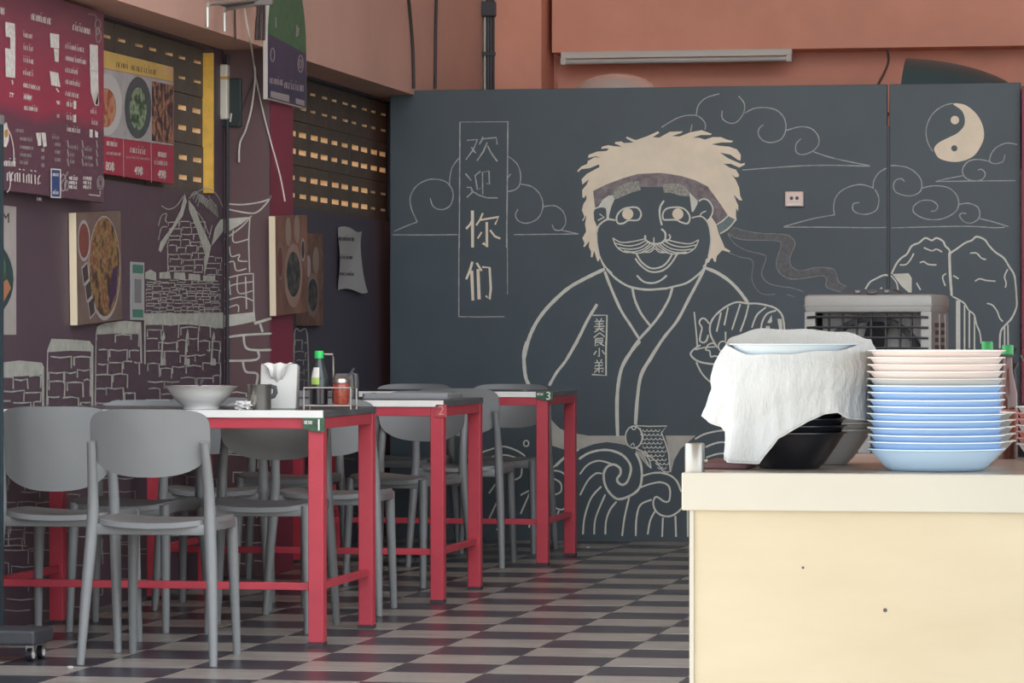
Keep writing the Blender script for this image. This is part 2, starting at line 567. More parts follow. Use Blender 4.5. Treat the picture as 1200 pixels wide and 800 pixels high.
# hair
A, B, C, D = (660, 130, 8), (780, 130, 8), (660, 220, 8), (780, 220, 8)
E_, G_, H_, I_ = (600, 300, 6.667), (740, 300, 6.667), (600, 400, 6.667), (640, 490, 5.333)
J_, K_, L_, Mm, N_, O_, P_, Q_ = (450, 130, 5), (530, 140, 6.16), (530, 240, 5.714), (780, 90, 4.444), (840, 240, 5.714), (1020, 90, 4.444), (1000, 260, 5.333), (560, 480, 5)
def px(reg, pts):
    return [(reg[0] + x / reg[2], reg[1] + y / reg[2]) for x, y in pts]
hair = px(A, [(180, 800), (178, 740), (220, 690), (240, 640), (180, 690), (172, 640), (220, 590), (340, 525), (335, 500), (250, 535), (170, 545), (140, 572), (132, 560), (170, 520), (225, 495), (230, 470), (290, 435), (355, 435), (300, 425), (232, 440), (240, 410), (320, 380), (405, 375), (430, 355), (400, 350), (355, 355), (365, 335), (420, 320), (480, 330), (550, 335), (520, 320), (482, 305), (490, 290), (545, 285), (570, 300), (660, 295), (590, 255), (595, 240), (670, 270), (690, 270), (790, 235), (890, 190), (900, 205), (840, 245), (900, 250), (1000, 195), (1120, 190), (1110, 205), (1020, 235), (1090, 238)])
hair += px(B, [(150, 232), (230, 200), (340, 180), (435, 215), (420, 225), (330, 225), (255, 250), (310, 250), (370, 268), (440, 245), (520, 245), (580, 270), (635, 280), (620, 295), (520, 295), (430, 312), (500, 325), (600, 335), (670, 360), (705, 410), (702, 465), (680, 460), (610, 410), (510, 390), (590, 445), (660, 475), (710, 495), (745, 485), (740, 505), (690, 530), (610, 495), (545, 495), (600, 530), (660, 550), (690, 600), (680, 620), (650, 620), (620, 595), (660, 650), (690, 720), (700, 800)])
hair += px(D, [(705, 85), (720, 120), (690, 115), (640, 65), (660, 120), (682, 165), (680, 222), (662, 190), (660, 260), (664, 295), (620, 290), (585, 260), (520, 160), (440, 50), (400, 0)])
hair += px(B, [(480, 800), (400, 710), (280, 650), (150, 610), (0, 585)][1:]) + px(A, [(900, 580), (700, 590), (560, 630), (400, 690), (280, 750)])
hair += px(C, [(290, 110), (300, 190), (285, 230), (290, 300), (320, 370), (312, 450), (325, 560), (345, 650), (400, 745), (385, 752), (365, 715), (342, 660), (330, 692), (318, 680), (290, 590), (275, 650), (258, 650), (262, 600), (240, 550), (245, 500), (200, 555), (188, 550), (200, 520), (180, 470), (215, 410), (205, 340), (218, 255), (185, 312), (178, 305), (200, 270), (175, 210), (190, 150), (218, 110), (215, 65), (195, 95), (180, 88), (180, 40)])
p = P().R(0, 0, 1).fill(hair)
p.R(*D).fill([(440, 285), (475, 340), (500, 430), (530, 500), (555, 560), (605, 590), (600, 605), (530, 585), (480, 640), (470, 695), (455, 690), (440, 655), (420, 670), (405, 700), (390, 700), (395, 640), (415, 560), (425, 450), (410, 370), (385, 310), (400, 290), (430, 270)])
p.done('painted_hair', M_CREAM, b1, 'cream painted shaggy hair of the cook')

# headband and its trailing ends
band = px(A, [(280, 750), (400, 690), (560, 630), (700, 590), (900, 580)]) + px(B, [(0, 585), (150, 610), (280, 650), (400, 710)]) + px(D, [(440, 50), (520, 160), (582, 255), (480, 330), (440, 260), (440, 180), (400, 120), (350, 105), (305, 125), (235, 45)]) + px(A, [(1170, 760), (1080, 720), (930, 712), (720, 712), (600, 760), (480, 800)]) + px(C, [(440, 60), (360, 120), (305, 190)])
P().R(0, 0, 1).fill(band).done('painted_headband', M_BAND, b1, 'mauve chalk headband')
up = [(110, 150), (200, 175), (300, 190), (430, 195), (490, 210), (525, 260), (490, 350), (500, 410), (560, 440), (660, 420), (770, 425), (800, 460), (820, 520), (870, 545)]
lo = [(70, 190), (120, 220), (200, 235), (390, 240), (430, 265), (400, 370), (410, 440), (470, 490), (560, 495), (700, 475), (735, 500), (735, 550), (830, 585)]
P().R(*N_).fill(smooth_line(up) + smooth_line(lo)[::-1]).done('painted_ribbon', M_RIB, b1)
p = P().R(*N_).line(up, 1.1, lift=.0004).line(lo, 1.1, lift=.0004)
p.line([(75, 200), (120, 260), (200, 305), (300, 330), (330, 355), (300, 460), (340, 520), (420, 545), (500, 555), (580, 580)], 1.0)
p.line([(80, 320), (160, 350), (240, 375), (235, 500), (280, 580), (330, 600), (390, 598)], 0.8).line([(470, 600), (520, 615)], .8)
p.done('ribbon_outline', M_CHALKF, b1)
P().R(*D).fill([(475, 345), (520, 320), (590, 265), (650, 295), (620, 360), (510, 430)], .0004).done('painted_knot', M_KNOT, b1)
P().R(*A).fill([(465, 760), (520, 710), (600, 672), (705, 655), (728, 740), (640, 765), (560, 800), (500, 825), (485, 830), (465, 800)], .0004).done('painted_eyebrow', M_BROW, b1)
P().R(*A).fill([(930, 690), (990, 678), (1080, 680), (1150, 710), (1185, 760), (1190, 800), (1100, 795), (1000, 765), (945, 765)], .0004).done('painted_eyebrow', M_BROW, b1)

# face and robe outlines
p = P().R(*C)
p.fill([(330, 175), (370, 110), (430, 70), (485, 70), (480, 110), (450, 180), (430, 260), (430, 290), (415, 290), (412, 220), (400, 180), (360, 180), (300, 195)], .0004)
p.line([(295, 195), (350, 178), (395, 185), (410, 215), (412, 290)], 1.6).line([(340, 245), (385, 275), (325, 305)], 1.6, False)
p.line([(490, 305), (420, 295), (370, 320), (330, 360), (312, 420)], 2.2)
p.line([(312, 420), (316, 500), (325, 560), (345, 650), (400, 745), (460, 800)], 1.6)
p.line([(500, 300), (510, 250), (560, 200), (640, 182), (700, 190), (730, 240), (715, 290), (680, 305), (610, 305), (570, 330), (520, 335)], 2.0, closed=True)
p.line([(940, 295), (935, 240), (970, 195), (1050, 182), (1130, 195), (1180, 250), (1185, 300), (1160, 335), (1100, 320), (1060, 300), (980, 300)], 2.0, closed=True)
p.line([(945, 120), (910, 180), (905, 260), (925, 350)], 2.2).line([(920, 385), (955, 420), (955, 480), (920, 515), (860, 525), (800, 510), (770, 480), (770, 445)], 2.2)
p.line([(850, 465), (850, 560)], 1.4).line([(990, 435), (1005, 460), (985, 490), (950, 500)], 1.8)
ms = [[(465, 470), (540, 510), (640, 505), (760, 480)], [(465, 470), (500, 550), (570, 600), (640, 605)], [(490, 520), (600, 545), (700, 530), (770, 495)], [(520, 560), (620, 575), (720, 560), (790, 515)], [(570, 590), (660, 600), (750, 575), (815, 525)], [(640, 610), (720, 610), (790, 570), (840, 530)], [(700, 612), (770, 600), (830, 570), (855, 535)], [(770, 605), (820, 600), (855, 565)]]
p.lines(ms, 1.4).lines([[(858 + (858 - x) * 1.05, y + (858 - x) * 0.04) for x, y in q] for q in ms], 1.4)
p.line([(675, 660), (720, 720), (790, 775), (860, 790), (940, 770), (1010, 710), (1080, 600)], 2.0).line([(685, 615), (730, 690), (800, 745), (860, 755), (930, 735), (980, 690), (1020, 625)], 2.0)
p.R(*E_).line([(740, 100), (800, 165), (870, 215), (940, 245), (1060, 262), (1200, 252)], 2.6).line([(975, 150), (1030, 200), (1100, 210), (1160, 190), (1210, 150)], 2.2)
p.R(*G_).line([(260, 255), (320, 240), (430, 210), (520, 145), (570, 90), (590, 20)], 2.4)
p.R(*D).line([(350, 740), (390, 690), (410, 600), (425, 480), (410, 370), (385, 310), (340, 270), (290, 270), (245, 282)], 1.6)
p.line([(310, 128), (350, 105), (400, 120), (440, 180), (438, 240), (415, 285)], 1.8).line([(380, 218), (340, 235), (322, 265)], 1.4)
p.fill([(222, 40), (300, 120), (300, 150), (260, 225), (245, 225)], .0004)
p.line([(480, 345), (545, 300), (588, 258)], 1.8, lift=.0006).line([(510, 430), (590, 380), (664, 290)], 1.8, lift=.0006)
p.done('face_outline', M_CHALK, b1, 'white chalk outline of the smiling face and moustache')
P().R(*C).disc((605, 245), 52).disc((1075, 245), 52).done('painted_eye', M_CREAM, b1)
p = P().R(*E_)
p.line([(725, 100), (600, 160), (470, 230), (380, 300), (270, 410), (190, 520), (130, 650), (95, 800)], 4.2)
p.R(*H_).line([(118, 0), (95, 80), (95, 180), (110, 290), (142, 352)], 4.0)
p.R(*E_).line([(665, 375), (590, 500), (520, 640), (430, 800)], 3.4)
p.R(*H_).line([(515, -10), (420, 150), (350, 240), (290, 345)], 3.4)
p.R(*E_).line([(725, 120), (770, 240), (850, 420), (920, 530), (990, 640)], 3.2).line([(940, 245), (960, 340), (1010, 450), (1085, 550)], 2.8)
p.R(*G_).line([(320, 245), (290, 340), (220, 460), (150, 550), (60, 650), (0, 735)], 3.2)
p.R(*H_).line([(1000, -5), (930, 80), (860, 200), (830, 340), (820, 500), (825, 740)], 4.0).line([(1170, -10), (1090, 120), (1010, 260), (980, 440), (965, 650)], 4.0)
p.R(*G_).line([(575, 85), (530, 180), (450, 330), (360, 500), (250, 640), (140, 805)], 3.4).line([(570, 90), (660, 125), (760, 190), (840, 270), (910, 365)], 3.8)
p.done('robe_outline', M_CHALK, b1, 'white chalk outline of the crossed collar robe')

# name strip on the robe
p = P().R(*E_).line([(630, 462), (742, 462), (738, 640), (733, 800)], 1.9, False)
p.R(*H_).line([(735, 0), (735, 265), (625, 258)], 2.0, False)
p.R(*E_).lines([[(660, 488), (668, 504)], [(702, 485), (690, 504)], [(645, 510), (720, 508)], [(654, 530), (714, 528)], [(640, 550), (724, 548)], [(682, 508), (682, 555)], [(650, 570), (716, 566)], [(682, 555), (670, 580), (642, 594)], [(686, 572), (722, 592)],
    [(686, 598), (638, 636)], [(686, 598), (724, 630)], [(652, 645), (710, 640), (706, 674)], [(652, 645), (650, 702), (676, 692)], [(656, 658), (704, 656)], [(654, 674), (704, 672)], [(682, 676), (720, 702)], [(704, 680), (690, 692)],
    [(682, 716), (682, 786), (670, 778)], [(660, 740), (638, 770)], [(702, 735), (724, 766)]], 1.35, False)
p.R(*H_).lines([[(662, 143), (670, 160)], [(702, 138), (692, 158)], [(645, 166), (710, 164), (706, 187), (650, 189), (645, 213), (714, 209), (708, 238), (696, 230)], [(680, 166), (680, 244)], [(676, 216), (642, 242)]], 1.35, False)
p.done('robe_lettering', M_CHALK, b1, 'four small chalk characters in a box on the robe')

# barrel and dish in the cook's hand
p = P().R(*G_).line([(665, 705), (620, 620), (615, 540), (650, 470), (730, 400), (820, 360), (910, 370), (980, 370), (1060, 385), (1130, 410), (1180, 470), (1195, 580), (1195, 680), (1150, 760), (1040, 800), (900, 790)], 2.2)
p.lines([[(700, 440), (665, 590)], [(755, 400), (725, 540)], [(850, 375), (785, 575)], [(915, 380), (890, 480), (850, 590)], [(1050, 400), (980, 460), (940, 560)], [(1010, 605), (1020, 520), (1060, 450), (1130, 425)], [(1010, 605), (1030, 700), (1080, 770)]], 2.0)
p.fill([(1060, 520), (1095, 460), (1100, 510), (1085, 525)]).fill([(1140, 490), (1175, 490), (1180, 580), (1155, 580)]).fill([(1050, 545), (1080, 545), (1085, 590), (1045, 590)])
p.line([(610, 530), (575, 490), (545, 490), (530, 520), (550, 560), (540, 610), (535, 660), (560, 675), (585, 660), (600, 615)], 2.0)
p.lines([[(490, 435), (510, 640), (515, 715)], [(735, 590), (735, 660)], [(935, 605), (920, 640)], [(600, 690), (580, 730), (610, 740), (620, 785), (650, 780), (690, 790)], [(600, 690), (640, 680), (670, 715)]], 1.8)
p.ring((715, 705), 36, 40, 1.6).ring((790, 695), 40, 30, 1.6)
p.R(600, 300, 2.353).line([(520, 245), (500, 258), (493, 272), (510, 288), (540, 296), (600, 300), (660, 292)], 2.2).line([(508, 292), (525, 325), (555, 352), (600, 370)], 2.0).line([(505, 258), (530, 252), (560, 250)], 1.6)
p.done('barrel_drawing', M_CHALK, b1, 'chalk drawing of a striped barrel over a dish')

# greeting in a tall frame
p = P().R(*J_).line([(441, 800), (445, 65), (726, 63), (722, 480), (718, 800)], 1.7, False)
p.R(*L_).line([(45, 195), (44, 480), (44, 748)], 1.3, False).line([(40, 748), (180, 750), (350, 748)], 1.3, False).line([(368, 195), (370, 600)], .9, False)
p.done('greeting_frame', M_CHALKD, b1, 'thin chalk frame around the greeting')
p = P().R(*K_).lines([[(105, 150), (182, 145), (150, 220), (98, 290)], [(138, 200), (168, 242)], [(222, 125), (212, 150), (195, 180)], [(215, 140), (318, 130), (324, 180)], [(252, 165), (225, 230), (178, 298)], [(255, 190), (280, 240), (325, 302)],
    [(95, 390), (137, 440)], [(204, 372), (165, 405), (182, 508), (205, 495)], [(220, 540), (218, 380), (265, 372), (268, 468), (246, 460)], [(105, 490), (135, 490), (150, 520), (105, 562)], [(135, 510), (190, 545), (250, 565), (328, 566)]], 1.7, False)
p.done('greeting_character', M_CHALKD, b1, 'two thin chalk characters of the greeting')
p = P().R(*L_)
for q, w in (([(135, 38), (136, 285)], 3.6), ([(138, 92), (120, 130), (93, 160)], 2.6), ([(205, 55), (185, 100), (160, 137)], 2.2), ([(182, 102), (312, 80), (286, 132)], 2.4), ([(231, 115), (232, 282), (205, 255)], 3.2), ([(197, 182), (170, 225)], 2.0), ([(253, 168), (285, 210), (322, 226)], 2.2),
    ([(135, 380), (118, 440), (93, 498)], 2.8), ([(130, 440), (138, 640)], 3.4), ([(163, 388), (197, 442)], 2.6), ([(172, 430), (180, 632)], 3.6), ([(200, 416), (250, 420), (258, 560), (250, 632), (225, 608)], 2.8)):
    p.line(q, w, False)
p.done('greeting_character', M_CREAM, b1, 'two thick cream characters of the greeting')

# clouds
def cloud(reg, lines, parent, w=1.25, label='thin chalk scroll cloud'):
    q = P()
    for r, l in ([(reg, lines)] if isinstance(lines[0][0], tuple) else lines):
        q.R(*r).lines(l, w)
    return q.done('cloud_drawing', M_CHALKD, parent, label)
cloud(J_, [[(440, 275), (400, 330), (385, 400), (385, 430)], [(195, 650), (160, 570), (155, 500), (190, 440), (250, 405), (310, 400), (370, 420), (405, 480), (390, 550), (340, 578), (290, 560), (270, 510)], [(195, 650), (140, 670), (60, 705)], [(50, 725), (250, 726), (430, 724)]], b1, label='chalk scroll cloud between the dark plum wall and greeting frame')
cloud(J_, [[(728, 265), (780, 310), (800, 370), (795, 430), (770, 460), (725, 472)], [(725, 392), (742, 368)], [(800, 428), (870, 445), (920, 500), (930, 570), (900, 630), (840, 657), (790, 645), (770, 610), (785, 575)], [(935, 560), (1000, 555), (1050, 590), (1065, 650), (1040, 695), (1000, 695), (985, 665)], [(1040, 698), (1085, 708), (1140, 720)], [(1140, 720), (950, 722), (760, 724)]], b1, label='chalk scroll cloud between the greeting and the hair')
cloud(Mm, [[(160, 200), (170, 150), (210, 110), (280, 88)], [(380, 100), (410, 140), (405, 190), (370, 235), (330, 240), (295, 215), (295, 175)], [(410, 190), (460, 165), (520, 160), (580, 175), (620, 220), (625, 280), (600, 325), (550, 342), (505, 330), (482, 295), (490, 265), (510, 250)], [(625, 280), (700, 260), (760, 270), (795, 310), (795, 355), (760, 390), (710, 405), (680, 390), (680, 350), (705, 322)], [(770, 390), (880, 425), (1065, 463)], [(1065, 465), (760, 461), (400, 485)], [(-20, 262), (60, 215), (120, 200), (170, 205), (205, 240), (205, 275)], [(138, 248), (130, 285)]], b1, label='long chalk scroll cloud above the hair')
cloud(Mm, [[(1080, 580), (1085, 540), (1110, 500), (1150, 475)], [(1090, 585), (1110, 630), (1100, 690), (1050, 715), (1000, 710), (975, 690), (980, 660), (1010, 655)], [(1085, 580), (1030, 562), (980, 565), (920, 590), (885, 630), (875, 680), (880, 718)], [(880, 718), (760, 740), (615, 780)], [(615, 782), (860, 783), (1050, 785), (1150, 784)]], b1, label='chalk scroll cloud beside the socket')
cloud(O_, [[(105, 464), (130, 462), (200, 475), (255, 520), (268, 570), (250, 605), (200, 620), (140, 605), (120, 575), (130, 540), (160, 530), (178, 545)], [(265, 580), (330, 567), (400, 575), (445, 610), (460, 660), (440, 705), (370, 740), (290, 740), (230, 710), (225, 675), (265, 645), (320, 645), (350, 670), (340, 695), (315, 700)], [(460, 665), (510, 658), (560, 680), (568, 730), (530, 760), (490, 755), (465, 725), (475, 710), (500, 712)], [(570, 738), (640, 755), (720, 780)], [(110, 786), (480, 778), (640, 785), (700, 783)]], b2, label='low chalk scroll cloud above the trees')
cloud(O_, [[(765, 352), (710, 345), (660, 365), (630, 400), (622, 440), (650, 452), (690, 440), (700, 405)], [(622, 440), (560, 430), (510, 440), (480, 480), (490, 520), (530, 540), (580, 535), (598, 505), (580, 482), (560, 485)], [(480, 515), (400, 530), (340, 545)], [(340, 545), (560, 542), (755, 540)]], b2, label='chalk scroll cloud under the yin yang')

# yin yang
p = P().R(*O_).fill([(430, 140), (490, 145), (545, 185), (580, 240), (592, 300), (580, 350), (540, 410), (480, 438), (420, 442), (360, 425), (335, 390), (335, 365), (360, 340), (410, 315), (450, 295), (485, 260), (492, 220), (475, 175)], 0, 0, True)
p.disc((440, 225), 22).done('yin_yang', M_CREAM, b2, 'cream half of the yin yang disc')
P().R(*O_).disc((437, 372), 16, lift=.0005).done('yin_yang_dot', M_BOARD, b2)
P().R(*O_).ring((442, 290), 152, 152, 1.2, math.radians(140), math.radians(265)).done('yin_yang_rim', M_CHALKD, b2)

# trees
p = P().R(*P_).line([(238, 325), (270, 260), (300, 225), (335, 200), (365, 150), (410, 130), (450, 100), (490, 115), (520, 100), (560, 120), (575, 150), (600, 175), (605, 210)], 2.2)
p.line([(600, 190), (605, 330), (615, 462)], 3.0).line([(605, 195), (650, 165), (700, 130), (740, 115), (770, 92), (820, 110), (850, 150), (890, 190), (940, 225), (975, 280), (1005, 330), (1015, 400), (1020, 470), (1020, 530), (990, 600), (945, 650), (920, 690), (915, 790)], 2.2)
p.lines([[(440, 160), (490, 180), (520, 170), (555, 188)], [(290, 268), (330, 265), (360, 230), (378, 195)], [(415, 255), (440, 248), (470, 265), (520, 268)], [(730, 195), (770, 195), (800, 225), (830, 235)], [(760, 370), (790, 355), (830, 365), (890, 370)], [(965, 295), (945, 340), (955, 380), (950, 410)], [(835, 508), (870, 520), (900, 560), (915, 600), (935, 622)], [(580, 322), (558, 345), (575, 400)], [(625, 335), (658, 355)], [(395, 380), (420, 425)], [(235, 335), (270, 380), (280, 435)]], 1.7)
p.fill([(243, 325), (345, 320), (365, 350), (365, 440), (345, 440), (300, 400)])
p.lines([[(945, 655), (945, 800)], [(966, 640), (968, 800)], [(620, 465), (690, 505), (720, 550), (755, 580), (770, 640), (790, 690), (800, 760)], [(695, 520), (695, 800)], [(725, 560), (725, 790)], [(757, 590), (757, 800)]], 1.8).line([(655, 490), (655, 800)], 5.0)
p.done('tree_drawing', M_CHALK, b2, 'chalk drawing of two broad trees')
P().R(*P_).lines([[(65, 440), (100, 380), (140, 355), (190, 332), (216, 334)], [(148, 438), (180, 410)]], 2.0).done('bush_drawing', M_CHALK, b1)

# waves and carp
M_SEA = mat('grey_cream_paint', (0.50, 0.47, 0.42), 0.85, var=0.15, vscale=12)
p = P().R(*I_).fill([(20, 110), (490, 108), (500, 150), (545, 195), (500, 168), (440, 156), (380, 148), (300, 160), (205, 195), (130, 195), (60, 170), (20, 150)])
p.fill([(745, 108), (935, 108), (840, 190), (800, 260), (780, 340), (770, 250), (755, 150)]).fill([(555, 200), (610, 215), (650, 305), (635, 300), (600, 260)])
p.R(*Q_).fill([(380, -20), (440, 70), (480, 110), (530, 132), (640, 150), (640, 190), (530, 240), (440, 212), (380, 180)])
p.done('painted_water', M_SEA, b1, 'grey cream painted band above the waves')
p = P().R(*I_).line([(205, 255), (260, 220), (330, 200), (400, 200), (470, 225), (515, 270), (530, 320), (510, 390), (480, 415), (450, 400), (445, 375), (465, 345), (460, 310), (420, 288), (380, 305), (360, 350), (370, 420), (410, 480), (460, 505), (540, 475), (585, 430), (598, 360), (590, 280), (560, 215)], 2.8)
p.lines([[(60, 300), (130, 235), (205, 195)], [(210, 350), (260, 290), (330, 265), (410, 285)], [(212, 480), (260, 390), (310, 345), (350, 345)], [(230, 725), (240, 620), (280, 500), (345, 425)], [(300, 725), (310, 620), (370, 475)], [(370, 725), (375, 640), (400, 570), (440, 520)], [(475, 735), (490, 620), (520, 490)],
    [(600, 360), (680, 340), (760, 350), (815, 390), (845, 460)], [(580, 435), (650, 410), (720, 400), (770, 430), (770, 510), (740, 520), (690, 490), (670, 520), (680, 570), (720, 605), (780, 610), (840, 570), (900, 500)], [(560, 735), (565, 620), (590, 540), (660, 508)], [(635, 725), (650, 640), (680, 580)], [(725, 740), (730, 620)], [(812, 740), (808, 610)], [(885, 740), (885, 570)],
    ], 2.1)
p.done('wave_drawing', M_CHALK, b1, 'chalk drawing of tall curling waves')
p = P().R(*I_).lines([[(930, 130), (1000, 95), (1120, 75), (1240, 90)], [(995, 180), (1060, 155), (1120, 150), (1240, 170)], [(1000, 245), (1060, 225), (1120, 220), (1240, 240)], [(950, 740), (955, 560), (1000, 420)], [(1030, 740), (1040, 560), (1090, 420)], [(1110, 740), (1120, 560), (1170, 420)]], 2.1)
p.done('wave_drawing', M_CHALK, b1, 'chalk waves beside the serving counter')
p = P().R(*Q_).lines([[(-40, 330), (10, 260), (65, 235), (150, 215), (230, 240), (278, 272)], [(80, 275), (160, 265), (220, 280)], [(65, 490), (120, 410)], [(65, 640), (130, 500)], [(190, 640), (215, 570)], [(250, 610), (320, 450)], [(300, 690), (325, 590)], [(440, 340), (480, 300), (530, 258)], [(445, 355), (490, 365), (530, 400)], [(440, 400), (485, 430), (485, 480), (440, 500)], [(445, 570), (490, 585), (530, 560)], [(455, 650), (475, 590)], [(510, 645), (525, 580)], [(370, 370), (330, 450), (250, 500)], [(170, 380), (205, 410), (250, 390), (258, 340)], [(-20, 560), (10, 450)], [(-60, 700), (-40, 560), (10, 480)], [(110, 705), (130, 670)]], 1.9)
p.ring((283, 197), 15, 17, 1.5)
p.done('wave_drawing', M_CHALK, b1, 'chalk drawing of wave crests behind table 3')
p = P().R(*I_).ring((548, 117), 52, 68, 1.5).line([(560, 45), (640, 50), (755, 48), (720, 90), (745, 150), (765, 220), (775, 335), (730, 330), (690, 270), (620, 215), (560, 188)], 1.5, False)
def in_fish(x, y):
    t = (y - 50) / 285.0
    return 0 < t < 1 and 600 - 10 * t + max(0, t - .45) * 250 < x < 715 + 55 * t
for r in range(11):
    for c in range(9):
        cx, cy = 590 + c * 27 + (r % 2) * 13, 68 + r * 26
        if in_fish(cx, cy):
            p.ring((cx, cy), 13, 14, 1.0, 0.1, PI - .1)
p.ring((548, 60), 12, 10, 1.2).line([(528, 170), (545, 155), (552, 175)], 1.2).lines([[(600, 215), (640, 250), (655, 312), (625, 265)], [(585, 60), (605, 110), (590, 160), (562, 188)]], 1.3)
p.done('carp_drawing', M_CHALK, b1, 'chalk drawing of a leaping carp')
o = obj('board_seam', MB().box(-1.3785, -1.3662, YM + .004, YM + .03, 0.0, ZT - .20), M_DARK, b1)

# socket on the mural
M_PINK = mat('pink_socket_plastic', (0.80, 0.58, 0.50), 0.5)
c0, c1 = on_y(920.5, 242, YM), on_y(942, 224.5, YM)
sk = thing('wall_socket', 'small pink socket box fixed on the slate mural', 'socket', (c0.x, YM, c0.z))
w_, h_ = c1.x - c0.x, c1.z - c0.z
obj('socket_box', MB().box(0, w_, -.025, 0, 0, h_), M_PINK, sk, bevel=.003)
obj('socket_plate', MB().box(.006, w_ - .006, -.028, -.024, .02, h_ - .006), mat('socket_plate', (.82, .66, .58), .4), sk)
for k in (.36, .66):
    obj('socket_hole', MB().tube([(w_ * k, -.0285, h_ * .55), (w_ * k, -.0265, h_ * .55)], .009, 10), M_DARK, sk)
obj('socket_label', MB().box(.01, w_ - .01, -.0265, -.0245, .005, .016), M_WHITE, sk)

# ------------------------------------------------------------------ chalk castle on the plum wall and pilaster
M_CASTLE = mat('castle_chalk', (0.42, 0.42, 0.37), 0.9, var=0.15, vscale=20)
M_CASTLEP = mat('castle_chalk_pilaster', (0.52, 0.49, 0.43), 0.9, var=0.15, vscale=20)
M_CASTLET = mat('castle_chalk_thin', (0.40, 0.40, 0.36), 0.9, var=0.25, vscale=20)
def wl(px_, py_, lift=0.0):
    return on_x(px_, py_, WX + .0015 + lift * 1.5)
def wr(px_, py_, lift=0.0):
    return on_x(px_, py_, WX + .0015 + lift * 1.5)
def wp(px_, py_, lift=0.0):
    return on_y(px_, py_, YP0 - .0008 - lift)
R1, R2, R3 = (0, 360, 5.712), (150, 360, 5.717), (150, 210, 4.211)
p = Paint(wl).R(*R1)
p.fill([(-150, 385), (-60, 372), (5, 370), (130, 355), (280, 370), (295, 400), (297, 900), (282, 900), (280, 450), (130, 462), (-150, 470)])
p.fill([(305, 900), (315, 290), (345, 210), (480, 215), (600, 225), (625, 260), (625, 900), (612, 900), (608, 295), (470, 290), (322, 300), (316, 900)])
p.fill([(630, 800), (640, 185), (650, 130), (700, 105), (840, 90), (945, 100), (952, 375), (940, 375), (935, 180), (800, 175), (645, 182), (640, 800)])
p.R(*R2).fill([(115, 40), (400, 40), (640, 35), (640, 142), (540, 130), (400, 115), (115, 118)]).fill([(108, 40), (118, 40), (118, 380), (108, 380)])
p.R(*R3).fill([(85, 460), (110, 445), (138, 460), (140, 500), (85, 490)]).fill([(155, 460), (205, 455), (212, 490), (155, 490)]).fill([(228, 460), (280, 460), (285, 500), (225, 490)]).fill([(300, 465), (355, 470), (358, 500), (298, 495)]).fill([(370, 475), (430, 475), (430, 505), (370, 500)])
p.fill([(280, 70), (290, 110), (270, 180), (210, 270), (162, 360), (150, 350), (160, 310), (220, 230), (260, 150)]).fill([(298, 100), (330, 140), (360, 220), (410, 330), (400, 380), (375, 480), (380, 370), (340, 250), (300, 150)]).fill([(410, 330), (430, 240), (455, 200), (470, 195), (470, 255), (420, 320)])
p.R(*R2)
for x, top in ((235, 160), (395, 140), (570, 160)):
    p.fill([(x - 18, 375), (x - 8, 200), (x + 5, top), (x + 14, 200), (x + 8, 220), (x + 2, 220), (x - 4, 340), (x + 18, 345), (x + 18, 388), (x - 18, 388)])
p.done('castle_drawing', M_CASTLE, wall_left, 'pale chalk castle wall with stepped battlements')
p = Paint(wl).R(0, 0, 1)
p.bricks(-60, 444, 48, 520, 5, 6, 2.0, seed=3, skew=-.03)
p.bricks(56, 415, 106, 520, 6, 3, 2.0, seed=5)
p.bricks(112, 393, 163, 520, 8, 4, 1.8, seed=8)
p.bricks(171, 383, 258, 520, 9, 7, 1.6, seed=11)
p.bricks(197, 260, 240, 318, 8, 5, 1.2, seed=14)
p.bricks(240, 300, 260, 322, 3, 2, 1.1, seed=15)
p.bricks(171, 329, 258, 367, 10, 14, 1.0, jit=.4, seed=17, keep=1.0)
p.bricks(-20, 560, 256, 640, 5, 16, 1.3, seed=19, keep=.7)
p.bricks(-60, 610, 120, 715, 6, 8, 1.3, seed=23, keep=.7)
p.bricks(110, 620, 200, 680, 4, 5, 1.1, seed=27, keep=.6)
p.R(*R3).line([(165, 130), (200, 148), (240, 130), (275, 80)], 1.0).line([(150, 230), (165, 180), (190, 170), (185, 200), (195, 215)], 1.0).line([(150, 300), (165, 240), (195, 235)], 1.0)
for k in range(12):
    p.line([(310 + k * 11, 80 + (k % 4) * 18), (335 + k * 9, 60 + k * 6), (355 + k * 8, 110 + k * 7)], .8)
p.lines([[(300, 95), (345, 60), (400, 45), (440, 80), (470, 140)], [(330, 150), (370, 200), (400, 270), (415, 225), (400, 290)], [(195, 310), (197, 460)], [(376, 380), (378, 470)]], 1.0)
p.done('castle_stonework', M_CASTLET, wall_left, 'thin chalk stone outlines of the castle')
p = Paint(wp).R(*R3).fill([(478, 195), (605, 185), (560, 220), (478, 268)]).fill([(475, 670), (625, 655), (630, 700), (560, 715), (475, 730)])
p.line([(480, 120), (560, 125), (640, 115), (690, 100), (706, 80), (690, 110), (640, 160), (590, 166), (480, 145)], 1.8)
p.lines([[(602, 188), (596, 300), (600, 460)], [(618, 465), (622, 690)], [(610, 180), (560, 235), (478, 295)], [(520, 250), (522, 310), (596, 295)], [(500, 330), (510, 380), (550, 372), (545, 400), (590, 405)], [(478, 420), (520, 405), (535, 450), (585, 440)], [(478, 490), (560, 470), (620, 465)], [(478, 545), (520, 520), (615, 505)], [(540, 470), (545, 560), (615, 550)], [(478, 600), (560, 580), (618, 600)], [(500, 500), (505, 570)], [(580, 480), (585, 640)], [(478, 640), (540, 620), (545, 655)]], 1.5)
p.R(*R2).line([(845, 108), (900, 92), (962, 72)], 3.2)
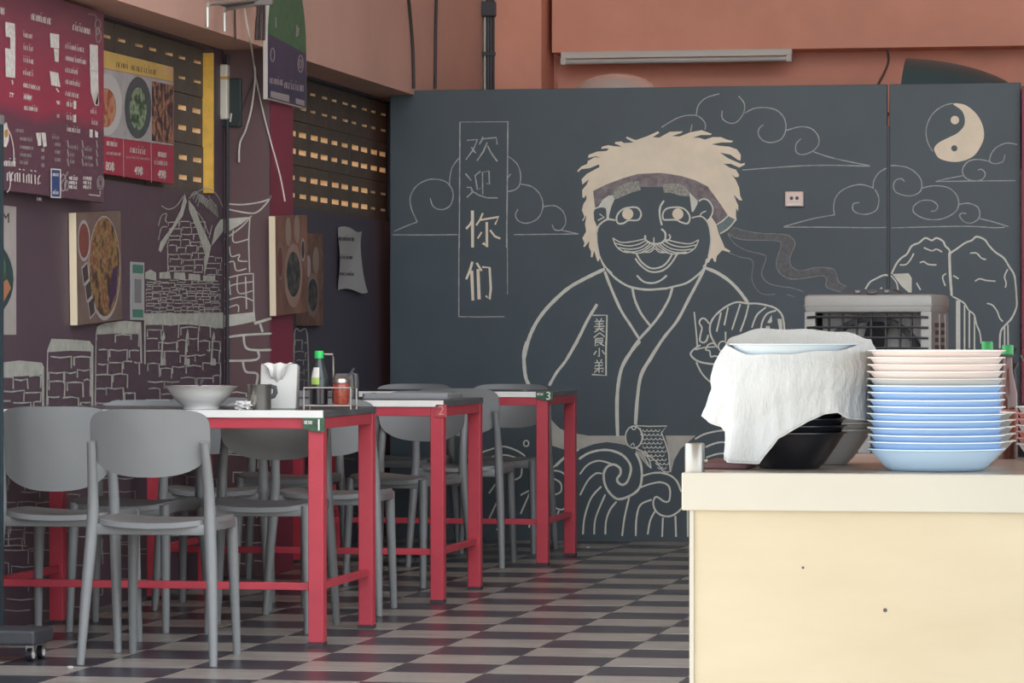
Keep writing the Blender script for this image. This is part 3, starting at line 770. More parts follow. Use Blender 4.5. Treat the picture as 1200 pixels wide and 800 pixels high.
p.lines([[(650, 202), (780, 185), (962, 175)], [(885, 110), (902, 165)], [(775, 190), (785, 260), (830, 285), (962, 285)], [(870, 290), (860, 350), (650, 358)], [(770, 365), (790, 430), (865, 445), (860, 515)]], 2.6)
p.R(0, 0, 1).bricks(266, 462, 316, 660, 9, 2, 1.6, seed=31, keep=.8)
p.done('castle_drawing', M_CASTLEP, pil, 'bold chalk castle eaves and stones')
p = Paint(wr).R(0, 0, 1)
p.line([(345, 470), (345, 392), (352, 388), (360, 392), (362, 470)], 1.6).bricks(345, 400, 361, 470, 6, 2, 1.1, seed=41)
p.bricks(345, 520, 420, 640, 6, 6, 1.1, seed=43, keep=.55)
p.done('castle_stonework', M_CASTLET, wall_rear, 'faint chalk stones beside the pilaster')

# ------------------------------------------------------------------ menu boards
def grad_mat(name, z0, z1, stops, noise=0.12):
    m = bpy.data.materials.new(name)
    m.use_nodes = True
    nt = m.node_tree
    b = nt.nodes['Principled BSDF']
    b.inputs['Roughness'].default_value = 0.35
    tc = nt.nodes.new('ShaderNodeTexCoord')
    sp = nt.nodes.new('ShaderNodeSeparateXYZ')
    nt.links.new(tc.outputs['Object'], sp.inputs[0])
    mr = nt.nodes.new('ShaderNodeMapRange')
    mr.inputs['From Min'].default_value = z0
    mr.inputs['From Max'].default_value = z1
    nt.links.new(sp.outputs['Z'], mr.inputs['Value'])
    n = nt.nodes.new('ShaderNodeTexNoise')
    n.inputs['Scale'].default_value = 3.0
    nt.links.new(tc.outputs['Object'], n.inputs['Vector'])
    ad = nt.nodes.new('ShaderNodeMath')
    ad.operation = 'MULTIPLY_ADD'
    ad.inputs[1].default_value = noise
    nt.links.new(n.outputs['Fac'], ad.inputs[0])
    nt.links.new(mr.outputs[0], ad.inputs[2])
    r = nt.nodes.new('ShaderNodeValToRGB')
    els = r.color_ramp.elements
    while len(els) < len(stops):
        els.new(0.5)
    for e, (p_, c) in zip(els, stops):
        e.position = p_
        e.color = (*c, 1)
    nt.links.new(ad.outputs[0], r.inputs[0])
    nt.links.new(r.outputs[0], b.inputs['Base Color'])
    return m
M_MENU = grad_mat('printed_maroon_board', 1.47, 2.17, [(0.0, (.11, .05, .075)), (.42, (.13, .045, .075)), (.50, (.34, .035, .075)), (.75, (.27, .045, .085)), (1.0, (.15, .05, .085))])
M_PRINT = mat('white_print', (0.66, 0.60, 0.58), 0.6)
M_PRINTD = mat('dim_print', (0.40, 0.35, 0.35), 0.6)
M_PILL = mat('white_price_sticker', (0.68, 0.64, 0.60), 0.6, var=.2, vscale=60)
M_INK = mat('dark_print', (0.06, 0.05, 0.05), 0.6)
MX1 = WX + .06
m1 = obj('menu_board', MB().box(WX + .03, MX1, 10.45, 12.53, 1.475, 2.165), M_MENU, None, bevel=.002)
tag(m1, 'large maroon printed price board with rows of pale lettering', 'menu board')
def pm1(px_, py_, lift=0.0):
    return on_x(px_, py_, MX1 + .0012 + lift)
p = Paint(pm1).R(0, 0, 6.67)
p.scribble(245, 105, 160, 50, 9, 1.0, .27).scribble(570, 190, 135, 45, 8, 1.0, .28).scribble(-60, 40, 95, 55, 5, 1.1, .25)
for i, wd in enumerate((70, 75, 85, 82, 130, 65)):
    p.scribble(182, 255 + i * 98, wd, 34, max(4, wd // 14), .75, .22)
for i, wd in enumerate((150, 160, 100, 120, 110)):
    p.scribble(512, 345 + i * 92, wd, 34, max(5, wd // 14), .75, .22)
p.lines([[(95, 625), (100, 660)], [(75, 725), (110, 735)], [(440, 690), (460, 720)], [(440, 790), (460, 800)]], 1.6, False)
p.R(0, 110, 6.154)
for (x, y, w, h, n) in ((175, 5, 55, 28, 5), (175, 85, 95, 30, 8), (480, 55, 60, 35, 5), (480, 150, 60, 35, 5), (482, 240, 95, 30, 8), (70, 0, 30, 22, 2), (412, 50, 20, 26, 2), (412, 145, 20, 26, 2), (660, 190, 45, 30, 3), (655, 110, 45, 30, 3)):
    p.scribble(x, y, w, h, n, .8, .15)
p.scribble(50, 560, 250, 66, 9, 1.6, .12).scribble(30, 480, 90, 40, 5, 1.3, .05)
p.line([(28, 215), (75, 290), (98, 400), (100, 520)], 1.2).line([(75, 620), (70, 680), (50, 710)], 1.2).line([(640, 725), (720, 735), (722, 700)], 1.0, False)
for x in (500, 602):
    for k in range(3):
        p.scribble(x, 595 + k * 32, 60, 22, 4, 1.3, .08)
p.done('menu_lettering', M_PRINT, m1, 'pale printed lettering of the price board')
p = Paint(pm1).R(0, 110, 6.154)
for (x, y, w, n) in ((115, 250, 60, 5), (145, 310, 90, 8), (145, 370, 95, 8), (145, 425, 85, 7), (145, 480, 60, 5), (375, 300, 50, 4), (395, 350, 40, 4), (395, 405, 38, 4), (395, 460, 40, 4), (505, 370, 60, 5), (505, 425, 35, 3), (505, 475, 30, 3), (612, 385, 50, 4), (612, 445, 55, 5), (612, 495, 60, 5), (265, 745, 35, 3)):
    p.scribble(x, y, w, 24, n, .7, .12)
for x in (487, 592, 695):
    for k in range(3):
        p.line([(x, 335 + k * 65), (x + 8, 390 + k * 65)], 1.4, False)
for k in range(3):
    p.scribble(300, 390 + k * 55, 20, 26, 2, .8, .1)
p.ring((725, 640), 24, 48, 1.0).ring((725, 640), 14, 30, 1.0).ring((455, 640), 20, 60, 1.4).ring((480, 660), 14, 35, 1.2).line([(430, 660), (470, 600), (490, 560)], 1.2)
p.R(0, 0, 6.67).ring((765, 190), 22, 38, 1.0).ring((770, 280), 20, 50, .9).ring((762, 240), 14, 28, .9).line([(690, 110), (745, 118), (752, 150)], .9)
p.done('menu_fine_print', M_PRINTD, m1, 'dim fine print and emblems of the price board')
for q in ([(40, 170), (115, 185), (120, 300), (45, 285)], [(80, 290), (120, 300), (120, 392), (80, 380)], [(40, 375), (120, 390), (118, 610), (45, 600)], [(390, 258), (462, 270), (462, 380), (395, 370)], [(422, 380), (460, 385), (458, 485), (427, 480)], [(388, 555), (455, 570), (472, 680), (400, 665)], [(700, 345), (765, 355), (768, 560), (703, 545)], [(703, 548), (768, 562), (772, 830), (735, 800), (708, 700)]):
    Paint(pm1).R(0, 0, 6.67).fill(q, .001).done('price_sticker', M_PILL, m1)
for q in ([(652, -20), (712, -10), (705, 85), (685, 85)], [(258, 280), (295, 280), (298, 370), (275, 375)], [(298, 278), (328, 280), (338, 375), (312, 385)], [(530, 50), (550, 52), (550, 110), (530, 108)], [(528, 150), (550, 150), (550, 205), (528, 203)], [(645, 255), (670, 258), (668, 315), (646, 312)], [(684, 258), (708, 280), (706, 315), (686, 312)]):
    Paint(pm1).R(0, 110, 6.154).fill(q, .001).done('price_sticker', M_PILL, m1)
M_BLUE = mat('blue_sticker', (0.035, 0.07, 0.22), 0.4)
Paint(pm1).R(0, 110, 6.154).fill([(366, 536), (440, 542), (440, 752), (366, 748)], .001).done('badge_border', M_PILL, m1)
Paint(pm1).R(0, 110, 6.154).fill([(374, 546), (432, 551), (432, 742), (374, 738)], .0016).done('blue_badge', M_BLUE, m1, 'blue badge with a white border')
Paint(pm1).R(0, 110, 6.154).scribble(382, 570, 40, 22, 3, 1.0, 0.05, lift=.002).scribble(382, 700, 40, 22, 3, 1.0, 0.05, lift=.002).done('badge_lettering', M_PRINT, m1)
Paint(pm1).R(0, 110, 6.154).fill([(26, 220), (48, 205), (66, 280), (62, 340), (45, 385), (26, 380)], .0005).done('printed_egg', M_PILL, m1)
Paint(pm1).R(0, 110, 6.154).disc((46, 285), 13, 30, .001).done('printed_yolk', mat('yolk_print', (.55, .25, .06), .5), m1)

MX2 = WX + .022
m2 = obj('menu_banner', MB().box(WX + .006, MX2, 12.42, 13.585, 1.588, 2.04), mat('red_banner_print', (.36, .03, .06), .4, var=.1), None)
tag(m2, 'printed banner with three dishes and a yellow heading over vent blocks', 'menu banner')
def pm2(px_, py_, lift=0.0):
    return on_x(px_, py_, MX2 + .0012 + lift)
R5 = (110, 30, 4.0)
Paint(pm2).R(*R5).fill([(30, 112), (372, 195), (372, 262), (30, 196)]).done('yellow_heading', mat('yellow_print', (.60, .40, .12), .5, var=.1), m2, 'yellow heading strip')
Paint(pm2).R(*R5).fill([(325, 186), (371, 196), (371, 234), (325, 226)], .0005).done('heading_patch', mat('orange_print', (.62, .38, .2), .5, var=.2), m2)
Paint(pm2).R(*R5).fill([(30, 198), (372, 264), (372, 562), (30, 516)]).done('photo_ground', mat('pale_photo_print', (.38, .36, .36), .5, var=.15), m2)
F1 = ramp_mat('noodle_print', [(0.3, (95, 60, 45)), (.45, (170, 95, 70)), (.55, (190, 140, 110)), (.7, (130, 120, 90))], 22)
F2 = ramp_mat('green_dish_print', [(0.3, (30, 45, 48)), (.45, (70, 95, 70)), (.55, (140, 160, 130)), (.7, (60, 70, 50))], 22)
F3 = ramp_mat('dark_dish_print', [(0.3, (35, 32, 40)), (.48, (75, 60, 62)), (.58, (170, 120, 90)), (.75, (50, 50, 55))], 26)
p = Paint(pm2).R(*R5)
p.disc((60, 370), 72, 145, .0005).done('plate_print', mat('grey_plate_print', (.50, .48, .47), .5), m2)
Paint(pm2).R(*R5).disc((55, 385), 50, 92, .001).done('food_print', F1, m2, 'orange noodle dish print')
Paint(pm2).R(*R5).disc((207, 385), 63, 145, .0006).done('plate_print', mat('black_plate_print', (.055, .075, .085), .4), m2)
Paint(pm2).R(*R5).disc((208, 390), 40, 100, .0012).done('food_print', F2, m2, 'green dish print')
Paint(pm2).R(*R5).fill([(272, 260), (371, 280), (371, 556), (272, 540)], .0008).done('food_print', F3, m2, 'dark dish print')
p = Paint(pm2).R(*R5)
p.scribble(60, 540, 50, 22, 6, .8, .15).scribble(170, 570, 75, 24, 8, .8, .15).scribble(300, 590, 40, 24, 4, .8, .15).scribble(60, 590, 66, 14, 9, .5, .1).scribble(150, 612, 110, 8, 14, .4, .1).scribble(285, 630, 60, 20, 7, .6, .12)
p.line([(138, 530), (140, 715)], .5, False).line([(268, 550), (270, 735)], .5, False)
p.done('banner_lettering', M_PRINT, m2)
Paint(pm2).R(*R5).scribble(105, 170, 60, 24, 5, .8, .2).scribble(175, 185, 115, 24, 10, .8, .2).done('heading_lettering', M_INK, m2)
for (c, s) in (((76, 662), '80฿'), ((210, 683), '49฿'), ((320, 700), '49฿')):
    q = pm2(R5[0] + c[0] / 4, R5[1] + c[1] / 4)
    text(s, .045, M_PRINT, m2, tuple(q), (PI / 2, 0, PI / 2), sx=1.6, name='price')

# ------------------------------------------------------------------ pictures and notices on the plum wall
def canvas(name, label, x, y0, y1, z0, z1, tilt, body, edge):
    """stretched canvas hung flat on a wall facing +x; local y along the wall, local z up"""
    t = thing(name, label, 'picture', (x, (y0 + y1) / 2, (z0 + z1) / 2))
    t.rotation_euler = (tilt, 0, 0)
    a, b = (y1 - y0) / 2, (z1 - z0) / 2
    obj('canvas', MB().box(0, .028, -a, a, -b, b), body, t, bevel=.002)
    obj('canvas_edge', MB().box(.001, .0275, -a - .0012, -a + .001, -b + .002, b - .002), edge, t)
    return t, a, b
def flat(name, t, x, pts, m, label=None):
    mb = MB()
    tr = tessellate_polygon([[Vector((q[0], q[1], 0)) for q in pts]])
    mb.add([(x, q[0], q[1]) for q in pts], [tuple(k) for k in tr])
    o = obj(name, mb, m, t)
    if label:
        o['label'] = label
    return o
def ell(cy, cz, ry, rz, n=26):
    return [(cy + ry * math.cos(2 * PI * i / n), cz + rz * math.sin(2 * PI * i / n)) for i in range(n)]
M_WOODP = mat('brown_table_print', (.17, .115, .095), .45, var=.2, vscale=9)
M_CEDGE = mat('cream_canvas_edge', (.80, .66, .47), .7)
t, a, b = canvas('canvas_picture', 'canvas print of a mixed rice plate hanging under the banner', WX + .002, 12.30, 12.85, 1.04, 1.445, .045, M_WOODP, M_CEDGE)
FR = ramp_mat('fried_rice_print', [(.28, (45, 35, 42)), (.42, (95, 72, 52)), (.52, (150, 120, 80)), (.6, (118, 66, 50)), (.72, (160, 138, 100))], 17, detail=2)
flat('plate_print', t, .0285, ell(.06, -.005, .20, .192), M_PRINTD)
flat('food_print', t, .0290, ell(.06, 0, .19, .182), FR, 'mottled rice and vegetables')
flat('food_print', t, .0294, [(.10, -.17), (.20, -.10), (.225, .0), (.16, -.01), (.12, -.08)], mat('purple_cabbage_print', (.06, .03, .075), .5))
flat('sauce_bowl_print', t, .0288, ell(-.19, .10, .075, .075), M_PRINTD)
flat('sauce_print', t, .0292, ell(-.19, .10, .062, .062), mat('sauce_print', (.20, .06, .05), .5))
for k in range(3):
    z = .005 - k * .062
    flat('box_print', t, .0288, [(-.225 + k * .035, z), (-.15 + k * .035, z + .02), (-.13 + k * .035, z - .045), (-.20 + k * .035, z - .068)], M_PRINTD)
    flat('box_print', t, .0292, [(-.215 + k * .035, z - .006), (-.155 + k * .035, z + .012), (-.14 + k * .035, z - .042), (-.195 + k * .035, z - .058)], M_INK)

t, a, b = canvas('canvas_picture', 'canvas print of a dark soup bowl hanging on the pilaster', PX_ + .004, 14.375, 14.925, 1.085, 1.50, .04, mat('rust_table_print', (.20, .095, .065), .45, var=.35, vscale=6), M_CEDGE)
FS = ramp_mat('dark_soup_print', [(.3, (28, 32, 38)), (.5, (55, 60, 62)), (.62, (95, 95, 85)), (.75, (60, 45, 40))], 26)
flat('bowl_print', t, .0290, ell(.02, -.045, .155, .135), mat('tan_bowl_print', (.32, .21, .17), .5))
flat('food_print', t, .0295, ell(.02, -.04, .118, .095), FS)
flat('side_bowl_print', t, .0290, ell(-.2, .02, .06, .08), mat('rim_print', (.24, .17, .15), .5))
flat('side_bowl_print', t, .0294, ell(-.205, .015, .045, .062), mat('soup_print', (.16, .05, .04), .5))
flat('side_bowl_print', t, .0290, ell(.19, .06, .035, .05), M_PRINTD)
flat('side_bowl_print', t, .0294, ell(.19, .06, .026, .038), M_INK)
for (cy, cz) in ((-.06, .14), (.09, .15)):
    flat('garlic_print', t, .0288, ell(cy, cz, .05, .06), mat('garlic_print', (.30, .22, .18), .5))

t, a, b = canvas('canvas_picture', 'slim canvas print of a noodle bowl behind the pilaster picture', WX + .002, 15.64, 16.05, 1.04, 1.462, .0, mat('spice_table_print', (.17, .085, .055), .45, var=.6, vscale=14), mat('brown_canvas_edge', (.10, .055, .04), .7))
flat('bowl_print', t, .0285, ell(.0, -.07, .12, .10), mat('rim_print', (.24, .17, .15), .5))
flat('food_print', t, .0290, ell(.0, -.07, .092, .074), FS)
flat('garlic_print', t, .0285, ell(.06, .09, .06, .06), MATS['garlic_print'])
flat('garlic_print', t, .0285, ell(-.08, .06, .04, .05), M_PRINTD)

# poster at the wall's near end
t = thing('wall_poster', 'pale poster with a dark plate of greens on plum wall', 'poster', (WX + .001, 11.40, 1.213))
obj('sheet', MB().box(0, .003, -.30, .30, -.218, .218), mat('pale_poster', (.42, .38, .36), .6, var=.08), t)
flat('plate_print', t, .0036, ell(.0, -.03, .27, .13), mat('teal_plate_print', (.03, .065, .07), .4))
flat('food_print', t, .0042, ell(.05, .0, .14, .07), ramp_mat('greens_print', [(.35, (30, 60, 45)), (.5, (80, 120, 85)), (.65, (40, 50, 45))], 20))
flat('food_print', t, .0046, [(.0, -.12), (.14, -.12), (.24, -.06), (.2, -.03), (.08, -.06)], mat('salmon_print', (.45, .20, .10), .5))
for k, s in enumerate(('OOM', 'N', 'S')):
    text(s, .048, M_INK, t, (.004, .10 - .05 * (k > 0), .175 - k * .036), (PI / 2, 0, PI / 2), sx=2.2, name='lettering')

# green and white payment sheet (its code is left out)
t = thing('notice_sheet', 'narrow white sheet with green ends beside the chalk castle', 'notice', (WX + .001, 13.15, 1.163))
obj('sheet', MB().box(0, .003, -.092, .088, -.11, .11), mat('pale_notice', (.36, .37, .36), .6), t)
M_GRN = mat('green_notice_print', (.07, .20, .15), .6)
flat('green_print', t, .0036, [(-.07, .068), (.07, .068), (.07, .10), (-.07, .10)], M_GRN)
flat('green_print', t, .0036, [(-.07, -.10), (.07, -.10), (.07, -.07), (-.07, -.07)], M_GRN)
flat('grey_print', t, .0036, [(-.045, -.045), (.045, -.045), (.045, .045), (-.045, .045)], mat('grey_print', (.2, .2, .21), .6))

# curled paper notice
mb = MB()
NU, NV = 8, 16
for side in (0, 1):
    vs = []
    for i in range(NV + 1):
        for j in range(NU + 1):
            u, v = j / NU, i / NV
            y = 16.44 + .50 * u - .06 * math.sin(v * PI) * u * u
            z = 1.505 - .295 * v + .01 * math.sin(u * 6)
            x = WX + .006 + .030 * v ** 3 * u + .010 * math.sin(u * 3 + v * 3) ** 2 + side * .0012
            vs.append((x, y, z))
    fs = [(i * (NU + 1) + j, i * (NU + 1) + j + 1, (i + 1) * (NU + 1) + j + 1, (i + 1) * (NU + 1) + j) for i in range(NV) for j in range(NU)]
    mb.add(vs, fs if side else [q[::-1] for q in fs])
pn = obj('paper_notice', mb, mat('white_paper', (.40, .40, .40), .8), None, smooth=True)
tag(pn, 'curled white paper notice stuck on the dark wall beside the mural', 'notice')
p = Paint(lambda a_, b_, l=0: on_x(a_, b_, WX + .052)).R(310, 240, 5.333)
p.scribble(465, 200, 100, 22, 9, 1.2, .05).scribble(475, 318, 75, 18, 7, 1.2, .04).scribble(470, 422, 88, 18, 8, 1.2, .04)
p.done('notice_lettering', M_INK, pn)

# arched sign hung on the beam
sx0, sx1, sz0 = on_x(313.5, 115, PX_ + .024).y, on_x(359, 126, PX_ + .024).y, on_x(314, 116, PX_ + .024).z
arch = [(sx0, sz0), (sx1, sz0)] + [((sx0 + sx1) / 2 + .335 * math.cos(a_), 2.20 + .37 * math.sin(a_)) for a_ in [PI * k / 16 for k in range(17)]]
t = thing('arched_sign', 'arched green and navy sign fixed to the salmon beam', 'sign', (0, 0, 0))
obj('sign_board', MB().prism(arch, PX_ + .006, PX_ + .024, 'yz'), mat('sign_edge', (.55, .50, .46), .6), t)
lo_ = [(sx0 + .004, sz0 + .004), (sx1 - .004, sz0 + .004), (sx1 - .004, 2.20), (sx0 + .004, 2.235)]
hi_ = [(sx0 + .004, 2.235), (sx1 - .004, 2.20)] + [((sx0 + sx1) / 2 + .331 * math.cos(a_), 2.20 + .366 * math.sin(a_)) for a_ in [PI * k / 16 for k in range(17)]][:-1]
flat('navy_print', t, PX_ + .0245, lo_, mat('navy_sign_print', (.045, .050, .105), .5, var=.15))
flat('green_print', t, PX_ + .0245, hi_, mat('green_sign_print', (.045, .16, .085), .5, var=.2, vscale=30))
p = Paint(lambda a_, b_, l=0: on_x(a_, b_, PX_ + .0255)).R(300, 0, 6.157)
p.scribble(100, 560, 100, 42, 7, 1.0, .18).scribble(205, 590, 140, 46, 9, 1.0, .2)
p.fill([(105, 655), (240, 688), (240, 738), (105, 700)]).fill([(287, 708), (350, 728), (350, 765), (287, 748)])
p.ring((120, 395), 14, 48, 1.2).ring((322, 460), 18, 60, 1.2).ring((322, 460), 8, 30, 1.0).lines([[(142, 125), (145, 200)], [(297, 180), (292, 265)], [(308, 200), (302, 260)]], 1.5)
p.done('sign_lettering', mat('sign_print', (.36, .32, .34), .6), t)

# lamp box on the pilaster front, cables, bracket
t = thing('light_fitting', 'slim white light fitting with dark green housing on the pilaster', 'light fitting', (-3.905, YP0, 1.86))
obj('white_cover', MB().box(-.012, .035, -.05, -.012, .03, .255), mat('cream_plastic', (.66, .62, .52), .45), t, bevel=.006)
obj('cover_cap', MB().box(-.013, .036, -.052, -.011, .205, .257), mat('cream_plastic', (.66, .62, .52), .45), t, bevel=.006)
obj('cover_band', MB().box(-.0135, .0365, -.0525, -.0105, .194, .206), mat('amber_band', (.55, .34, .10), .5), t)
obj('housing', MB().box(-.004, .085, -.02, 0, .0, .20), mat('dark_green_plastic', (.022, .035, .035), .5), t, bevel=.004)
obj('housing_foot', MB().tube([(.04, -.025, .02), (.045, -.025, .055)], .004, 8), M_CABLEW, t)
o = obj('corner_pipe', MB().tube([(WX + .022, YP0 - .024, .76), (WX + .022, YP0 - .024, ZB - .02)], .008, 10), mat('navy_pipe', (.022, .024, .036), .5), None, smooth=True)
tag(o, 'thin dark upright pipe in the corner beside the pilaster', 'pipe')
def cable(name, label, pts, r, m, group=None):
    o = obj(name, MB().tube(smooth_pts(pts), r, 8), m, None, smooth=True)
    return tag(o, label, 'cable', group)
def smooth_pts(pts, n=6):
    pts = [Vector(q) for q in pts]
    if len(pts) < 3:
        return pts
    out = []
    for i in range(len(pts) - 1):
        p0, p1, p2, p3 = (pts[max(0, min(len(pts) - 1, i + k))] for k in (-1, 0, 1, 2))
        for j in range(n):
            u = j / n
            out.append(0.5 * (2 * p1 + (p2 - p0) * u + (2 * p0 - 5 * p1 + 4 * p2 - p3) * u * u + (3 * p1 - p0 - 3 * p2 + p3) * u ** 3))
    out.append(pts[-1])
    return out
def pp(a_, b_, off=.02):
    return on_y(a_, b_, YP0 - off)
cable('hanging_cable', 'white cable with a loose end hanging before the pilaster', [on_x(283, -20, PX_ + .03), on_x(288, 20, PX_ + .03), on_x(293, 48, PX_ + .03), pp(297, 72, .05), pp(299, 90, .04), pp(295, 125, .03), pp(288, 152, .03), pp(281, 168, .02), pp(280, 190, .02)], .0042, M_CABLEW)
cable('hanging_cable', 'thin pale cable running down across the pilaster to the crimson side', [pp(299, 88, .02), pp(308, 130, .012), pp(317, 165, .01), pp(328, 205, .03), pp(334, 236, .05)], .0035, M_CABLEW)
cable('hanging_cable', 'thin dark cable from the light fitting to the hanging knot', [pp(279, 150, .03), pp(284, 128, .02), pp(292, 105, .02), pp(298, 90, .02)], .003, M_CABLEK)
cable('hanging_cable', 'dark cable dropping from bracket to beam foot above the light fitting', [on_x(275, 8, PX_ + .02), on_x(275.5, 30, PX_ + .012), on_x(276, 47, PX_ + .012)], .004, M_CABLEK)
for k, xx in enumerate((301, 305, 309.5)):
    cable('hanging_cable', ('dark cable of the bunch farthest from the arched sign', 'middle dark cable of the bunch beside the arched sign', 'dark cable of the bunch nearest the arched sign')[k], [on_x(xx + 2 - k, -25, PX_ + .014), on_x(xx + 2 - k, 10, PX_ + .014), on_x(xx, 30, PX_ + .012), on_x(xx - .5, 47, PX_ + .012)], .006, M_CABLEK, 'cables beside the arched sign')
cable('hanging_cable', 'dark cable on the salmon beam that bends near the mural corner', [on_x(477, -20, PX_ + .012), on_x(481, 20, PX_ + .012), on_x(484, 60, PX_ + .012), on_x(485, 104, PX_ + .012)], .008, M_CABLEK)
cable('hanging_cable', 'straight dark cable down the salmon beam behind the mural', [on_x(512, -20, PX_ + .012), on_x(510.5, 40, PX_ + .012), on_x(510, 104, PX_ + .012)], .008, M_CABLEK)
t = thing('wall_bracket', 'pale metal bracket with two bent prongs on the salmon beam', 'bracket', tuple(on_x(300, 5, PX_)))
q0 = Vector(t.location)
for (a_, ya, yb_, off) in ((243, 4, 32, .12), (263, 10, 37, .05)):
    pts = [on_x(301, ya - 5, PX_ + off), on_x(a_ + 5, ya, PX_ + off), on_x(a_ + 1, ya + 1, PX_ + off), on_x(a_, ya + 5, PX_ + off), on_x(a_, yb_, PX_ + off)]
    obj('prong', MB().tube([p_ - q0 for p_ in pts], .0085, 8), mat('pale_bracket_metal', (.50, .47, .43), .4, .6), t, smooth=True)
quad = [on_x(246, 3, PX_ + .12) - q0, on_x(298, -2, PX_ + .12) - q0, on_x(299, 4, PX_ + .05) - q0, on_x(266, 9, PX_ + .05) - q0]
obj('plate', MB().add([tuple(v_) for v_ in quad] + [tuple(v_ + Vector((0, 0, .006))) for v_ in quad], [(0, 1, 2, 3), (7, 6, 5, 4), (0, 4, 5, 1), (1, 5, 6, 2), (2, 6, 7, 3), (3, 7, 4, 0)]), M_GREYM, t)
e0 = on_x(300, 6, PX_ + .06) - q0
obj('arm', MB().box(.001, .13, e0.y - .012, e0.y + .012, e0.z, e0.z + .05), M_GREYM, t)

# conduit bundle in the corner, fluorescent lamp, basins on the shelf behind the mural
t = thing('conduit_bundle', 'bundle of dark conduits in the corner by the terracotta column', 'conduit', (-3.672, 19.02, 2.1))
for k, (dx, r, m) in enumerate(((-.012, .009, M_CABLEW), (.004, .012, M_DARK), (.020, .010, M_DARK), (.034, .008, M_CABLEK))):
    obj('conduit', MB().tube([(dx, -.02 - .003 * k, -2.1), (dx, -.02 - .003 * k, 1.37)], r, 8), m, t, smooth=True)
obj('clamp', MB().box(-.024, .046, -.045, -.005, .41, .43), M_DARK, t)
obj('conduit_box', MB().box(-.045, .05, -.06, -.004, .62, .70), M_DARK, t, bevel=.005)
la, lb = on_y(657, 72, 19.12), on_y(928, 69, 19.12)
t = thing('tube_lamp', 'unlit fluorescent tube fitting under the terracotta beam', 'lamp', (la.x, 19.13, 2.485))
LL = lb.x - la.x
obj('housing', MB().box(0, LL, -.01, .03, .012, .05), mat('lamp_enamel', (.62, .58, .52), .45), t, bevel=.004)
obj('tube', MB().tube([(.03, -.012, -.006), (LL - .03, -.012, -.006)], .014, 12), mat('unlit_tube', (.52, .50, .48), .35), t, smooth=True)
for s in (0.0, LL - .03):
    obj('lamp_holder', MB().box(s, s + .03, -.026, .02, -.022, .02), MATS['lamp_enamel'], t, bevel=.003)
t = thing('storage_shelf', 'storage rack hidden behind the slate mural', 'shelf', (0, 0, 0))
obj('shelf_board', MB().box(-3.3, -1.72, 17.30, 18.10, 2.05, 2.08), M_DARK, t)
obj('shelf_board', MB().box(-1.72, -.78, 17.30, 18.10, 1.66, 1.69), M_DARK, t)
for x in (-3.28, -1.74, -.80):
    for y in (17.31, 18.06):
        obj('post', MB().box(x, x + .02, y, y + .03, 0, 2.05 if x < -1 else 1.66), M_DARK, t)
def dome(name, label, c, prof, m, seg=48):
    o = obj(name, MB().lathe(prof, seg), m, None, smooth=True, loc=c)
    return tag(o, label, 'basin')
q = on_y(722, 100, 17.62)
dome('steel_basin', 'upturned shiny steel basin showing above the mural', (q.x, 17.62, 2.08), [(.24, 0), (.245, .006), (.24, .06), (.22, .13), (.165, .185), (.08, .214), (.0, .222), (.0, .218), (.16, .18), (.23, .06), (.235, .004), (.24, 0)], mat('polished_steel', (.78, .77, .75), .22, .6))
q = on_y(1060, 96, 17.72)
prof = [(.33 * (1 - (u / .70) ** 2.3) ** .5, u) for u in [.70 * k / 16 for k in range(17)]]
prof = prof[:-1] + [(0, .70), (0, .692)] + [(max(0, r - .008), max(0, u - .006)) for r, u in prof[:-1][::-1]] + [(.33, 0)]
o = obj('plastic_basin', MB().lathe(prof, 56), mat('teal_basin_plastic', (.045, .085, .095), .4), None, smooth=True, loc=(q.x - .01, 17.72, 2.035), rot=(0, PI / 2 + .07, 0))
tag(o, 'big dark teal basin lying on its side above the narrow board', 'basin')
cable('hanging_cable', 'short tangled dark wire above the joint of the mural boards', [on_y(1040, 59, 19.1), on_y(1041, 72, 18.9), on_y(1036, 86, 18.2), on_y(1030, 97, 17.4), on_y(1029, 101, 17.26)], .007, M_CABLEK)

